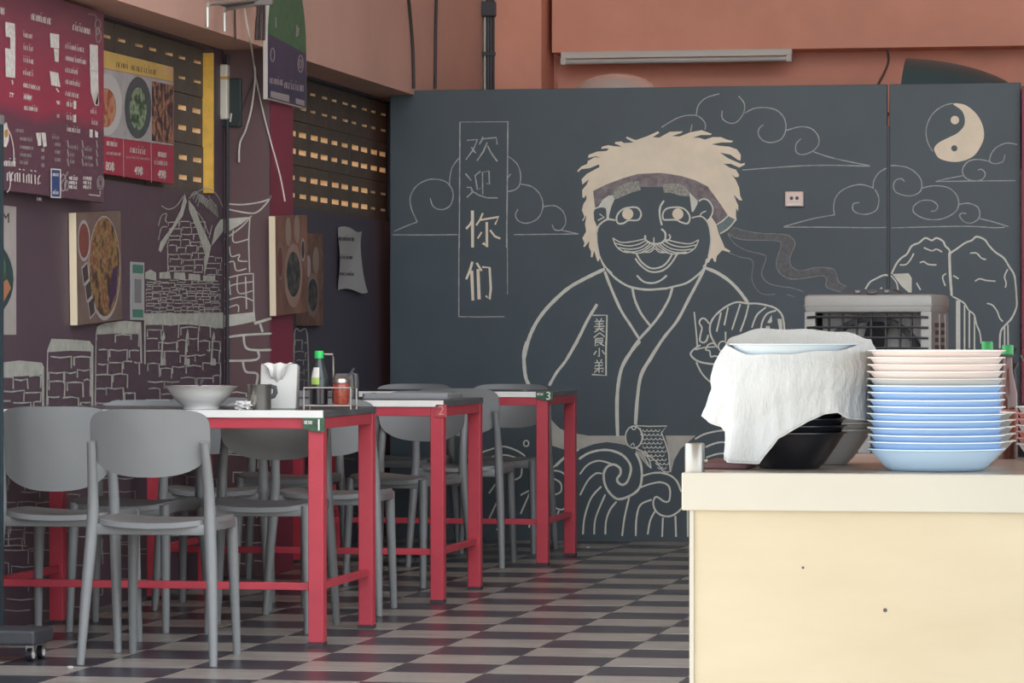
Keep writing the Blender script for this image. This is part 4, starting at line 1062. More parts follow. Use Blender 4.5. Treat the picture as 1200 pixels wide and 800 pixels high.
# ------------------------------------------------------------------ tables
TXL, TXR, TD, TH = -3.825, -2.680, 0.765, 0.752
M_RUB = mat('dark_leg_foot', (.05, .035, .04), .7)
def leg_mb():
    return MB().box(-.025, .025, -.025, .025, .012, .73)
table0 = None
T_Y = (11.12, 13.02, 15.25)
for k, y0 in enumerate(T_Y):
    lab = ('red metal table numbered 1 with condiments and a white bowl', 'red metal table numbered 2 between the other two red tables', 'red metal table numbered 3 next to the slate mural')[k]
    L, Dp = TXR - TXL, TD
    if k == 0:
        table0 = t = thing('dining_table', lab, 'table', ((TXL + TXR) / 2, y0 + TD / 2, 0), 0, 'red dining tables')
        for sx in (-1, 1):
            for sy in (-1, 1):
                lg = obj('leg', leg_mb(), M_RED, t, bevel=.003, loc=(sx * (L / 2 - .027), sy * (Dp / 2 - .027), 0))
                obj('leg_foot', MB().box(-.026, .026, -.026, .026, 0, .013), M_RUB, lg)
        for sy in (-1, 1):
            obj('apron', MB().box(-L / 2 + .05, L / 2 - .05, -.018, .018, .694, .73), M_RED, t, bevel=.002, loc=(0, sy * (Dp / 2 - .022), 0))
        for sx in (-1, 1):
            obj('apron', MB().box(-.018, .018, -Dp / 2 + .05, Dp / 2 - .05, .694, .73), M_RED, t, bevel=.002, loc=(sx * (L / 2 - .022), 0, 0))
        obj('foot_rail', MB().box(-L / 2 + .05, L / 2 - .05, -.012, .012, .178, .202), M_RED, t, bevel=.002, loc=(0, -(Dp / 2 - .027), 0))
        for sx in (-1, 1):
            obj('foot_rail', MB().box(-.012, .012, -Dp / 2 + .05, Dp / 2 - .05, .178, .202), M_RED, t, bevel=.002, loc=(sx * (L / 2 - .027), 0, 0))
        obj('tabletop', MB().box(-L / 2, L / 2, -Dp / 2, Dp / 2, .7295, TH), M_TOP, t, bevel=.002)
        obj('edge_strip', MB().box(-L / 2 - .001, L / 2 - .002, -Dp / 2 - .004, -Dp / 2 + .006, .729, TH + .0008), M_WHITE, t, bevel=.001)['label'] = 'white strip along the front edge'
    else:
        t = copy_tree(table0)
        t.location.y = y0 + TD / 2
        t['label'] = lab
# number plates
M_PLATE = mat('green_number_plate', (.035, .095, .05), .5, var=.35, vscale=60)
for (k, s, px0, px1, py0, py1) in ((0, '1', 355, 380.5, 489.5, 506), (2, '3', 628, 648, 458, 469.5)):
    y = T_Y[k] - .006
    a_, b_ = on_y(px0, py1, y), on_y(px1, py0, y)
    t = thing('number_plate', ('green number plate 1 on the corner of the table with condiments', 'green number plate 3 on the corner of the table by the mural')[k // 2], 'number plate', (a_.x, y, a_.z), 0)
    w_, h_ = b_.x - a_.x, b_.z - a_.z
    obj('plate', MB().prism([(0, h_ * .25), (w_ * .35, h_ * .12), (w_ * .6, 0), (w_, .001), (w_, h_), (0, h_)], -.002, .004), M_PLATE, t)
    text(s, h_ * 1.15, M_WHITE, t, (w_ * .74, -.0032, h_ * .47), (PI / 2, 0, 0), sx=1.0, name='number')
    Paint(lambda u, v, l=0: (u, -.0032, v)).R(0, 0, 1).scribble(w_ * .08, h_ * .55, w_ * .36, h_ * .25, 4, .003).done('plate_lettering', M_PRINT, t)
y = T_Y[1] - .003
q = on_y(517, 481, y)
t = thing('number_plate', 'faded red plate with a pale 2 on a table leg', 'number plate', (q.x, y, q.z), 0)
obj('plate', MB().box(-.021, .021, -.001, .004, -.024, .022), mat('worn_red_plate', (.42, .06, .07), .6, var=.4, vscale=50), t)
text('2', .05, mat('pale_red_print', (.62, .28, .26), .6), t, (0, -.0022, -.001), (PI / 2, 0, 0), name='number')

# ------------------------------------------------------------------ chairs (facing +y)
def sup(n, e):
    """rounded-square outline"""
    out = []
    for k in range(n):
        a_ = 2 * PI * k / n
        c, s = math.cos(a_), math.sin(a_)
        out.append((math.copysign(abs(c) ** (2 / e), c), math.copysign(abs(s) ** (2 / e), s)))
    return out
def make_chair():
    t = thing('dining_chair', 'x', 'chair')
    # seat: rounded shell with a saddle
    n, rings = 44, 6
    o4 = sup(n, 4.2)
    def top(x, y):
        return .442 - .016 * (1 - (x / .19) ** 2) * (1 if y < 0 else 1 - .4 * y / .2) - .010 * max(0, (y - .12) / .08) ** 2
    mb = MB()
    for (dz, inv) in ((0, 0), (-.016, 1)):
        vs = [(0, .005, top(0, .005) + dz)]
        for r in range(1, rings + 1):
            f = r / rings
            for (u, v) in o4:
                x, y = u * .190 * f * (1 - .06 * (v > 0) * v), .005 + v * .205 * f
                vs.append((x, y, top(x, y) + dz))
        fs = [(0, 1 + k, 1 + (k + 1) % n) for k in range(n)]
        for r in range(rings - 1):
            for k in range(n):
                a_, b_ = 1 + r * n + k, 1 + r * n + (k + 1) % n
                fs.append((a_, a_ + n, b_ + n, b_))
        mb.add(vs, [q[::-1] for q in fs] if inv else fs)
    base = 1 + (rings - 1) * n
    N1 = 1 + rings * n
    for k in range(n):
        a_, b_ = base + k, base + (k + 1) % n
        mb.f.append((a_, a_ + N1, b_ + N1, b_))
        mb.mi.append(0)
    obj('seat', mb, M_CHAIR, t, smooth=True, sharp=50)
    # frame under the seat
    fr = MB()
    def rail(p0, p1, w=.022, h=.034):
        p0, p1 = Vector(p0), Vector(p1)
        d = (p1 - p0).normalized()
        s = Vector((-d.y, d.x, 0)) * w / 2
        vs = [p0 - s, p0 + s, p1 + s, p1 - s]
        fr.add([tuple(q + Vector((0, 0, -h))) for q in vs] + [tuple(q) for q in vs], [(0, 3, 2, 1), (4, 5, 6, 7), (0, 1, 5, 4), (1, 2, 6, 5), (2, 3, 7, 6), (3, 0, 4, 7)])
    rail((-.17, -.165, .424), (.17, -.165, .424))
    rail((-.15, .178, .424), (.15, .178, .424))
    for s in (-1, 1):
        rail((s * .178, -.165, .436), (s * .16, .18, .432), .026)
    obj('seat_frame', fr, M_CHAIR, t, bevel=.005, smooth=True)
    for s in (-1, 1):
        pts = smooth_pts([(s * .207, -.215, 0), (s * .196, -.19, .22), (s * .184, -.168, .42), (s * .181, -.172, .53), (s * .176, -.205, .672)], 5)
        rs = [.0125 + .006 * math.sin(PI * min(1, (q.z / .42)) * .5) if q.z < .43 else .0185 - .005 * (q.z - .43) / .24 for q in pts]
        obj('back_leg', MB().tube(pts, rs, 12), M_CHAIR, t, smooth=True, sharp=60)
        pts = smooth_pts([(s * .168, .205, 0), (s * .163, .19, .22), (s * .157, .178, .425)], 5)
        obj('front_leg', MB().tube(pts, [.0125 + .0065 * q.z / .425 for q in pts], 12), M_CHAIR, t, smooth=True, sharp=60)
    # backrest: curved rounded panel with a bellied lower edge
    n, rings = 56, 7
    mb = MB()
    ol = []
    for k in range(n):
        a_ = 2 * PI * k / n
        c, s = math.cos(a_), math.sin(a_)
        e = 5.0 if s > 0 else 2.5
        ol.append((math.copysign(abs(c) ** (2 / e), c), math.copysign(abs(s) ** (2 / e), s)))
    def yb(x, z):
        return -.212 + .050 * (x / .187) ** 2 - (z - .57) * .16
    for (dy, inv) in ((0, 0), (.013, 1)):
        vs = [(0, yb(0, .67) + dy, .67)]
        for r in range(1, rings + 1):
            f = r / rings
            for (u, v) in ol:
                x, z = u * .187 * f, .672 + v * (.098 if v > 0 else .107) * f
                vs.append((x, yb(x, z) + dy, z))
        fs = [(0, 1 + k, 1 + (k + 1) % n) for k in range(n)]
        for r in range(rings - 1):
            for k in range(n):
                a_, b_ = 1 + r * n + k, 1 + r * n + (k + 1) % n
                fs.append((a_, a_ + n, b_ + n, b_))
        mb.add(vs, [q[::-1] for q in fs] if inv else fs)
    base, N1 = 1 + (rings - 1) * n, 1 + rings * n
    for k in range(n):
        a_, b_ = base + k, base + (k + 1) % n
        mb.f.append((a_, a_ + N1, b_ + N1, b_))
        mb.mi.append(0)
    obj('backrest', mb, M_CHAIR, t, smooth=True, sharp=50)
    return t
CHAIRS = [  # x, y, turn, label
    (-3.475, 10.99, .04, 'grey plastic chair with its back to the street beside the wall poster'),
    (-3.045, 10.585, .0, 'grey plastic chair pulled out from table 1 with its back to the street'),
    (-3.49, 11.745, PI, 'grey plastic chair facing the street at table 1 nearest the plum wall'),
    (-3.03, 11.76, PI + .10, 'grey plastic chair facing the street under the condiments of table 1'),
    (-3.46, 12.73, .13, 'grey plastic chair at table 2 backed up to table 1 near the wall'),
    (-2.985, 12.575, .0, 'grey plastic chair at table 2 backed up to table 1 at the aisle'),
    (-3.53, 14.03, PI + .05, 'grey plastic chair facing the street at table 2 near the pilaster'),
    (-3.05, 14.04, PI - .20, 'grey plastic chair facing the street at the aisle end of table 2'),
    (-3.045, 15.27, -.03, 'grey plastic chair at table 3 with its back above the tabletop edge'),
    (-3.535, 16.29, PI, 'grey plastic chair facing the street at table 3 near the dark wall'),
    (-3.07, 16.30, PI + .03, 'grey plastic chair facing the street between table 3 and the mural'),
]
chair0 = make_chair()
for k, (x, y, rz, lab) in enumerate(CHAIRS):
    c = chair0 if k == 0 else copy_tree(chair0)
    c.location = (x, y, 0)
    c.rotation_euler = (0, 0, rz)
    c['label'] = lab
    c['group'] = 'grey dining chairs'
c0 = [o for o in chair0.children if o.name.startswith('backrest')][0]
c0.data = c0.data.copy()
for v in c0.data.vertices:
    v.co.z = .772 - (.772 - v.co.z) * 1.30

# ------------------------------------------------------------------ things on table 1
def at_table(px_, y, z=TH):
    q = on_y(px_, 470, y)
    return (q.x, y, z)
q = at_table(235.5, 11.36)
t = thing('soup_bowl', 'wide white bowl with a dark rim left on table 1', 'bowl', q)
obj('bowl', MB().lathe([(0, .004), (.050, .004), (.052, 0), (.058, 0), (.060, .010), (.075, .022), (.098, .048), (.112, .068), (.122, .0735), (.122, .0755), (.110, .071), (.094, .050), (.070, .026), (.0, .018)], 56), M_PORC, t, smooth=True, sharp=60)
obj('rim_line', MB().lathe([(.1205, .0752), (.1225, .0745), (.1225, .0765), (.1205, .0765), (.1205, .0752)], 56), mat('dark_rim_glaze', (.10, .07, .07), .3), t)
sp = obj('spoon', MB().tube([(-.02, .02, .04), (-.018, .05, .075), (-.016, .075, .094)], [.006, .004, .007], 8), M_DARK, None, smooth=True, loc=q)
tag(sp, 'dark spoon standing in the white soup bowl', 'spoon')
q = at_table(304.5, 11.27)
t = thing('steel_cup', 'stainless steel cup beside the napkin packet', 'cup', q)
obj('cup_body', MB().lathe([(0, .002), (.036, 0), (.0375, .003), (.040, .08), (.0415, .082), (.0385, .081), (.036, .006), (0, .005)], 36), M_STEEL, t, smooth=True)
obj('handle', MB().tube([(.036, .0, .074), (.050, .0, .072), (.052, .0, .055), (.046, .0, .044), (.037, .0, .042)], .005, 8, flat=1.6), M_DARK, t, smooth=True)
def crumple(name, label, cat, loc, r, m, seed, sq=.7):
    rr = random.Random(seed)
    bm = bmesh.new()
    bmesh.ops.create_icosphere(bm, subdivisions=3, radius=r)
    for v in bm.verts:
        d = v.co.normalized()
        f = 1 + .32 * math.sin(d.x * 7 + seed) * math.sin(d.y * 6 + 2 * seed) + .25 * math.sin(d.z * 9 + d.x * 5 + seed) + rr.uniform(-.12, .12)
        v.co = v.co * f
        v.co.z = max(0, v.co.z * sq + r * sq * .8)
    me = bpy.data.meshes.new(name)
    bm.to_mesh(me)
    bm.free()
    me.materials.append(m)
    o = obj(name, me, m, None, loc=loc)
    return tag(o, label, cat)
crumple('crumpled_tissue', 'crumpled white tissue between bowl and steel cup', 'tissue', at_table(285.5, 11.22), .026, M_TISSUE, 3, .62)
# napkin packet
q = at_table(327.5, 11.40)
t = thing('napkin_packet', 'white paper packet of napkins with one pulled out', 'napkin packet', q, .12)
v = []
mb = MB()
w0, w1 = .060, .058
sh = [(-w0, -.045, 0), (w0, -.045, 0), (w0, .045, 0), (-w0, .045, 0), (-w1, -.028, .148), (w1 + .006, -.028, .148), (w1 + .006, .03, .142), (-w1 - .004, .03, .142)]
mb.add(sh, [(0, 3, 2, 1), (4, 5, 6, 7), (0, 1, 5, 4), (1, 2, 6, 5), (2, 3, 7, 6), (3, 0, 4, 7)])
obj('packet', mb, mat('white_packet_paper', (.58, .57, .54), .7), t, bevel=.006, smooth=True)
mb = MB()
NU, NV = 10, 8
vs = []
for i in range(NV + 1):
    for j in range(NU + 1):
        u, w = j / NU * 2 - 1, i / NV
        x = -.002 + u * (.036 - .012 * w + .018 * (w < .3) * (1 - w / .3))
        z = .150 - .062 * w * (1 - .35 * u * u) + .003 * math.sin(u * 9)
        yy_ = -.030 - .016 * (1 - w) - .012 * math.sin(w * PI) - .004 * math.cos(u * 8) - .003 * w
        vs.append((x, yy_, z))
mb.add(vs, [(i * (NU + 1) + j, i * (NU + 1) + j + 1, (i + 1) * (NU + 1) + j + 1, (i + 1) * (NU + 1) + j) for i in range(NV) for j in range(NU)])
nk = obj('pulled_napkin', mb, M_TISSUE, t, smooth=True)
md = nk.modifiers.new('thick', 'SOLIDIFY')
md.thickness = .002
# condiment caddy
q = at_table(387, 11.36)
t = thing('condiment_caddy', 'steel wire caddy holding a bottle and a chilli jar', 'caddy', q)
hw, hd = .078, .042
for z in (.012, .070):
    ring = [(-hw, -hd, z), (hw, -hd, z), (hw, hd, z), (-hw, hd, z), (-hw, -hd, z)]
    for a_, b_ in zip(ring[:-1], ring[1:]):
        obj('wire', MB().tube([a_, b_], .0026, 8), M_STEEL, t, smooth=True)
for (x, y) in ((-hw, -hd), (hw, -hd), (hw, hd), (-hw, hd)):
    obj('wire', MB().tube([(x, y, 0), (x, y, .072)], .0026, 8), M_STEEL, t, smooth=True)
for x in (-.04, 0, .04):
    obj('wire', MB().tube([(x, -hd, .012), (x, hd, .012)], .002, 8), M_STEEL, t, smooth=True)
obj('handle', MB().tube([(.0, hd, .012), (.0, hd, .165), (.0, hd - .01, .178), (-.035, hd - .01, .178)], .004, 8), M_STEEL, t, smooth=True)
bq = (q[0] - .037, q[1], q[2] + .015)
t = thing('sauce_bottle', 'dark sauce bottle with a green cap in the wire caddy', 'bottle', bq)
M_GLASS = mat('dark_bottle_glass', (.035, .045, .045), .10)
obj('bottle_glass', MB().lathe([(0, 0), (.027, 0), (.0285, .004), (.0285, .082), (.026, .10), (.018, .128), (.0125, .145), (.012, .158), (0, .158)], 32), M_GLASS, t, smooth=True)
obj('sauce', MB().lathe([(0, .001), (.0288, .003), (.0290, .055), (0, .0555)], 32), mat('black_sauce', (.012, .010, .014), .15), t, smooth=True)
obj('cap', MB().lathe([(.0125, .150), (.0150, .151), (.0150, .172), (.0135, .175), (0, .175)], 24), mat('green_cap_plastic', (.02, .50, .10), .4), t, smooth=True)
lb_ = MB()
n = 10
vs = []
for i in range(6):
    for k in range(n + 1):
        a_ = -PI / 2 - .75 + 1.0 * k / n
        z = .066 + i * .011
        r = (.0288 if z < .082 else .0288 - (z - .082) * .15) if z < .1 else .0262 - (z - .1) * .29
        vs.append((math.cos(a_) * (r + .0006), math.sin(a_) * (r + .0006), z))
lb_.add(vs, [(i * (n + 1) + k, i * (n + 1) + k + 1, (i + 1) * (n + 1) + k + 1, (i + 1) * (n + 1) + k) for i in range(5) for k in range(n)], 0)
for k in range(len(lb_.f)):
    lb_.mi[k] = 1 if k < 2 * n else 0
obj('label', lb_, [mat('pale_label', (.62, .60, .55), .5), mat('lime_label', (.34, .48, .10), .5)], t, smooth=True)
jq = (q[0] + .036, q[1], q[2] + .015)
t = thing('chilli_jar', 'glass jar of red chilli with a steel lid in caddy', 'jar', jq)
obj('jar_glass', MB().lathe([(0, 0), (.022, 0), (.026, .008), (.029, .062), (.028, .070), (.030, .074), (0, .074)], 32), mat('chilli_red', (.32, .06, .035), .15, var=.35, vscale=90, coat=.5), t, smooth=True)
obj('lid', MB().lathe([(.0285, .070), (.0300, .072), (.0265, .084), (.018, .090), (.006, .093), (0, .093)], 32), M_STEEL, t, smooth=True)
obj('spoon_handle', MB().tube([(.012, .005, .085), (.030, .008, .102), (.042, .010, .118)], [.003, .0035, .004], 8), M_DARK, t, smooth=True)

# napkin stand on table 2, tray on table 3
q = at_table(406, 13.55)
t = thing('napkin_stand', 'grey slanted napkin stand on table 2', 'napkin stand', q, -.1)
M_GREYP = mat('grey_stand_plastic', (.17, .17, .17), .5)
obj('stand_body', MB().prism([(-.052, 0), (.040, 0), (.040, .062), (.036, .095), (-.034, .095), (-.052, .030)], -.035, .035), M_GREYP, t, bevel=.004)
obj('stand_frame', MB().tube([(.050, -.036, 0), (.050, -.036, .092), (.030, -.036, .10)], .004, 8), M_GREYP, t, smooth=True)
q = at_table(470, 13.40)
t = obj('serving_tray', MB().box(-.17, .17, -.11, .11, 0, .004).box(-.17, .17, -.112, -.106, .004, .018).box(-.17, .17, .106, .112, .004, .018).box(-.172, -.166, -.112, .112, .004, .018).box(.166, .172, -.112, .112, .004, .018), mat('grey_tray', (.30, .30, .31), .4), None, loc=(q[0], 13.60, TH))
tag(t, 'flat grey serving tray lying on table 2', 'tray')

# ------------------------------------------------------------------ trolley with a castor at the wall
q = on_z(36, 775, 0)
t = thing('trolley', 'low black trolley on castors at the near end of the plum wall', 'trolley', (q.x, q.y, 0))
obj('platform', MB().box(-.30, .028, -.05, .14, .052, .098), M_DARK, t, bevel=.008)
for (x, y) in ((0, 0), (0, .10), (-.25, 0), (-.25, .10)):
    cst = obj('castor', MB().tube([(x - .008, y, .022), (x + .008, y, .022)], .022, 18), M_BLACK, t, smooth=True)
    obj('castor_hub', MB().tube([(x - .010, y, .022), (x + .010, y, .022)], .013, 14), M_WHITE, cst, smooth=True)
    obj('castor_fork', MB().box(x - .013, x + .013, y - .008, y + .008, .030, .054), M_STEEL, cst)
e = on_y(1.0, 400, q.y + .12)
obj('upright', MB().box(e.x - q.x - .03, e.x - q.x + .004, .10, .14, .09, 1.66), mat('dark_teal_enamel', (.02, .045, .055), .4), t, bevel=.004)
obj('upright_cap', MB().box(e.x - q.x - .031, e.x - q.x + .005, .099, .141, 1.64, 1.67), M_GREYP, t, bevel=.003)
for k, (a_, b_) in enumerate(((82, 783), (689, 642), (135, 720), (80, 738))):
    q = on_z(a_, b_, 0)
    crumple('paper_scrap', ('tiny white scrap on a tile before the pulled out chair', 'tiny white scrap on the floor beside table 3', 'tiny pale scrap under table 1', 'tiny pale scrap beside the trolley')[k], 'litter', (q.x, q.y, 0), .008, M_TISSUE, 11 + k, .5)

# ------------------------------------------------------------------ unseen canopy added to shade the serving counter
t = thing('unseen_shade_canopy', 'unseen canopy with a valance added to shade the serving counter', 'canopy', (0, 0, 0))
obj('canopy_roof', MB().box(-2.0, 2.6, 1.2, 6.2, 2.32, 2.36), mat('canopy_sheet', (.45, .42, .38), .7), t)
obj('valance', MB().box(-2.0, 2.6, 1.19, 1.21, 1.85, 2.34), MATS['canopy_sheet'], t)
for (x, y) in ((-1.95, 1.3), (2.5, 1.3), (.9, 6.1), (2.5, 6.1)):
    obj('post', MB().box(x - .03, x + .03, y - .03, y + .03, 0, 2.33), M_STEEL, t)

# ------------------------------------------------------------------ air cooler
M_COOL = mat('warm_grey_plastic', (.37, .365, .345), .45, var=.04)
M_COOLD = mat('darker_grey_plastic', (.29, .287, .275), .5, var=.04)
ca, cb = on_y(941, 345, 14.5), on_y(1093, 345, 14.5)
CW = cb.x - ca.x
t = thing('air_cooler', 'large grey evaporative air cooler standing behind the serving counter', 'air cooler', ((ca.x + cb.x) / 2, 14.5, 0), -.13)
hx, dp, zt = CW / 2, .36, ca.z
obj('lid', MB().box(-hx - .004, hx + .004, -.004, dp, zt - .075, zt), M_COOL, t, bevel=.018, smooth=True)
obj('lid_seam', MB().box(-hx - .005, hx + .005, -.0055, dp - .02, zt - .047, zt - .044), M_COOLD, t)
obj('side_panel', MB().box(hx - .012, hx, .01, dp - .01, .06, zt - .07), M_COOLD, t)
obj('side_panel', MB().box(-hx, -hx + .012, .01, dp - .01, .06, zt - .07), M_COOLD, t)
obj('rear_panel', MB().box(-hx + .01, hx - .01, dp - .02, dp - .008, .06, zt - .07), M_COOL, t)
obj('tank', MB().box(-hx, hx, .0, dp - .005, .06, .52), M_COOL, t, bevel=.015)
for x0_ in (-hx, hx - .045):
    obj('front_frame', MB().box(x0_, x0_ + .045, -.002, .02, .5, zt - .07), M_COOL, t, bevel=.004)
obj('shroud', MB().box(-hx + .045, hx - .045, .13, .15, .5, zt - .07), mat('pale_grey_plastic', (.42, .41, .39), .5), t)
fz = zt - .30
obj('fan_ring', MB().add([(r * math.cos(2 * PI * k / 40), y, fz + r * math.sin(2 * PI * k / 40)) for (r, y) in ((.215, .06), (.215, .128), (.195, .128), (.195, .06)) for k in range(40)],
    [(i * 40 + k, i * 40 + (k + 1) % 40, ((i + 1) % 4) * 40 + (k + 1) % 40, ((i + 1) % 4) * 40 + k) for i in range(4) for k in range(40)]), M_BLACK, t, smooth=True)
obj('fan_hub', MB().tube([(0, .06, fz), (0, .125, fz)], .05, 20), M_BLACK, t, smooth=True)
for k in range(5):
    a_ = 2 * PI * k / 5 + .3
    c, s = math.cos(a_), math.sin(a_)
    bl = MB()
    pts = [(.045, -.02), (.10, -.055), (.185, -.075), (.19, .02), (.11, .045), (.045, .025)]
    vs = [(r * c - w * s, .085 + w * .25, fz + r * s + w * c) for r, w in pts] + [(r * c - w * s, .090 + w * .25, fz + r * s + w * c) for r, w in pts]
    bl.add(vs, [tuple(range(6)), tuple(range(6, 12))[::-1]] + [(i, (i + 1) % 6, (i + 1) % 6 + 6, i + 6) for i in range(6)])
    obj('fan_blade', bl, M_BLACK, t)
for k in range(9):
    z = zt - .093 - k * .042
    obj('louvre', MB().tube([(-hx + .012, -.004, z), (-hx + .05, -.010, z + .002), (hx - .05, -.010, z + .002), (hx - .012, -.004, z)], .0038, 6, flat=1.5), M_BLACK, t)
for k, u in enumerate((-.62, -.40, -.18, .05, .28, .50, .68)):
    obj('louvre_post', MB().box(u * hx - .004, u * hx + .004, .004, .02, .52, zt - .078), M_BLACK, t)
for i in range(2):
    for k in range(9):
        z = zt - .115 - k * .03
        y = .07 + i * .12
        obj('side_slot', MB().box(hx - .0005, hx + .0015, y, y + .075, z - .018, z), M_BLACK, t)
    obj('side_rib', MB().box(hx - .001, hx + .004, .148 + i * .12, .168 + i * .12, .6, zt - .08), M_COOL, t)
obj('control_panel', MB().prism([(-.11, zt + .0005), (.13, zt + .0005), (.09, zt + .022), (-.07, zt + .022)], .02, .14), M_DARK, t)
for k, (x, w) in enumerate(((-.045, .018), (.015, .034), (.075, .016))):
    obj('knob', MB().tube([(x, .018, zt + .010), (x, .016, zt + .016)], w * .6, 14), M_GREYP if k == 1 else M_PRINTD, t, smooth=True)
for (x, y) in ((-hx + .05, .05), (hx - .05, .05), (-hx + .05, dp - .06), (hx - .05, dp - .06)):
    obj('castor', MB().tube([(x - .012, y, .03), (x + .012, y, .03)], .03, 16), M_BLACK, t, smooth=True)
    obj('castor_stem', MB().box(x - .012, x + .012, y - .012, y + .012, .03, .065), M_DARK, t)

# ------------------------------------------------------------------ serving counter
CX0, CY0, CZ = -.688, 5.0, .7925
t = thing('serving_counter', 'pale steel serving counter with a thick rim', 'counter', (CX0, CY0, 0))
obj('front_panel', MB().box(.011, 1.95, .012, .02, .0, CZ - .05), M_COUNT, t)
obj('corner_edge', MB().box(.010, .016, .009, .03, .0, CZ - .05), M_RIMM, t)
obj('side_panel', MB().box(.011, .018, .02, .86, .0, CZ - .05), M_COUNT, t)
obj('side_panel', MB().box(1.94, 1.95, .02, .86, .0, CZ - .05), M_COUNT, t)
obj('top_rim', MB().box(0, 1.96, 0, .012, CZ - .053, CZ), M_RIMM, t, bevel=.002)
obj('side_rim', MB().box(0, .012, .010, .88, CZ - .053, CZ), M_RIMM, t, bevel=.002)
obj('worktop', MB().box(.005, 1.955, .006, .88, CZ - .012, CZ - .001), mat('scuffed_worktop_steel', (.42, .37, .33), .35, .6, var=.15, vscale=6), t)
obj('panel_nick', MB().tube([(.285, .0115, .602), (.285, .0125, .602)], .003, 8), M_DARK, t)
obj('panel_nick', MB().tube([(.17, .0115, .66), (.17, .0125, .66)], .002, 8), M_DARK, t)
ZW = CZ - .0004
def cpos(px_, y):
    q = on_y(px_, 540, y)
    return (q.x, y, ZW)
q = cpos(814, 5.03)
t = thing('steel_pipe_stub', 'short upright steel pipe with a side screw on the counter corner', 'pipe', q)
obj('pipe', MB().lathe([(0, 0), (.0140, 0), (.0140, .0395), (.0130, .041), (.0118, .0395), (.0118, .004), (0, .004)], 32), mat('dull_pipe_steel', (.33, .31, .28), .35, 1.0), t, smooth=True, sharp=50)
obj('screw', MB().tube([(.0135, -.002, .016), (.018, -.002, .016), (.019, -.002, .016)], [.002, .003, .0015], 8), M_STEEL, t, smooth=True)
q = cpos(862, 5.25)
o = obj('chopping_board', MB().box(-.045, .028, -.09, .11, 0, .009), mat('maroon_board', (.12, .05, .055), .5, var=.3, vscale=20), None, bevel=.002, loc=q)
tag(o, 'thin maroon board lying beside the stack of black bowls', 'board')

def bowl_prof(R, rb, h, th=.0028):
    return [(0, .004), (rb - .004, .004), (rb - .003, 0), (rb, 0), (rb + (R - rb) * .25, h * .2), (rb + (R - rb) * .62, h * .62), (R - .004, h - .0015), (R, h - .0008), (R, h + .0008), (R - .005, h + .0008), (rb + (R - rb) * .58, h * .66), (rb + (R - rb) * .2, h * .26), (rb - .006, .0075), (0, .0075)]
ORD = ['lowest', 'second lowest', 'third lowest', 'fourth from below', 'fifth from below', 'sixth from below', 'seventh from below', 'eighth from below', 'ninth from below', 'tenth from below', 'eleventh from below', 'fourth from the top', 'third from the top', 'second from the top', 'topmost']
def stack(n, c, pitch, R, rb, h, matf, namef, labf, group, jit=.0008):
    rr = random.Random(int(R * 1e5) + n)
    if h > .04:
        jit = .0002
    me = {}
    for k in range(n):
        m = matf(k)
        key = m.name
        if key not in me:
            o = obj(namef(k), MB().lathe(bowl_prof(R, rb, h), 64, mf=lambda i: 1 if m is M_BB and i in (6, 7, 8) else 0), [m, M_BRIM], None, smooth=True, sharp=40)
            me[key] = o
        else:
            o = me[key].copy()
            COL.objects.link(o)
        o.name = namef(k)
        o.location = (c[0] + rr.uniform(-jit, jit), c[1] + rr.uniform(-jit, jit), c[2] + k * pitch)
        o.rotation_euler = (0 if h > .04 else rr.uniform(-.004, .004), 0 if h > .04 else rr.uniform(-.004, .004), rr.uniform(0, 6))
        tag(o, labf(k), 'bowl', group)
M_BB = mat('blue_melamine', (.32, .50, .78), .3)
M_BRIM = mat('pale_rim_melamine', (.66, .74, .80), .3)
M_BL = mat('pale_blue_melamine', (.50, .68, .86), .3)
M_BP = mat('pinkish_white_melamine', (.80, .70, .66), .3)
M_BG = mat('grey_white_melamine', (.56, .55, .53), .3)
M_BK = mat('black_melamine', (.012, .013, .017), .25)
M_BR = mat('dusty_red_melamine', (.50, .20, .18), .35)
stack(15, cpos(1097, 5.17), .01005, .0985, .066, .031,
      lambda k: M_BL if k == 0 else M_BP if k >= 11 else M_BG if k == 10 else M_BB, lambda k: 'melamine_bowl',
      lambda k: ('pale blue' if k == 0 else 'pinkish white' if k >= 11 else 'greyish' if k == 10 else 'blue') + ' melamine bowl, ' + ORD[k] + ' in the tall stack', 'bowls of the tall blue stack')
stack(10, cpos(925, 5.22), .0102, .084, .043, .052, lambda k: M_BK, lambda k: 'black_bowl', lambda k: 'black bowl, ' + ORD[k] + ' in the stack under the white cloth', 'black bowls under the cloth')
stack(3, cpos(957, 5.41), .0102, .087, .046, .052, lambda k: M_BG, lambda k: 'grey_bowl', lambda k: 'grey white bowl, ' + ORD[k] + ' in the stack behind the black bowls', 'grey bowls behind the black stack')
stack(5, cpos(1110, 5.42), .0105, .103, .062, .036, lambda k: M_BG, lambda k: 'grey_bowl', lambda k: 'grey white bowl, ' + ORD[k] + ' in the stack behind the blue bowls', 'grey bowls behind the blue stack')
stack(7, cpos(1244, 5.62), .0095, .070, .045, .026, lambda k: M_BR if k % 3 else M_BG, lambda k: 'small_dish', lambda k: ('dusty red' if k % 3 else 'pale') + ' small dish, ' + ORD[k] + ' in the stack by the black utensils', 'small dishes at the counter end')
qb = cpos(925, 5.22)
o = obj('melamine_bowl', MB().lathe(bowl_prof(.096, .055, .048), 64), M_BL, None, smooth=True, loc=(qb[0] + .008, qb[1] + .006, qb[2] + .1325))
o.data.materials[0] = mat('cloudy_blue_melamine', (.52, .60, .66), .6)
tag(o, 'pale blue bowl under the white cloth on the black stack', 'bowl')
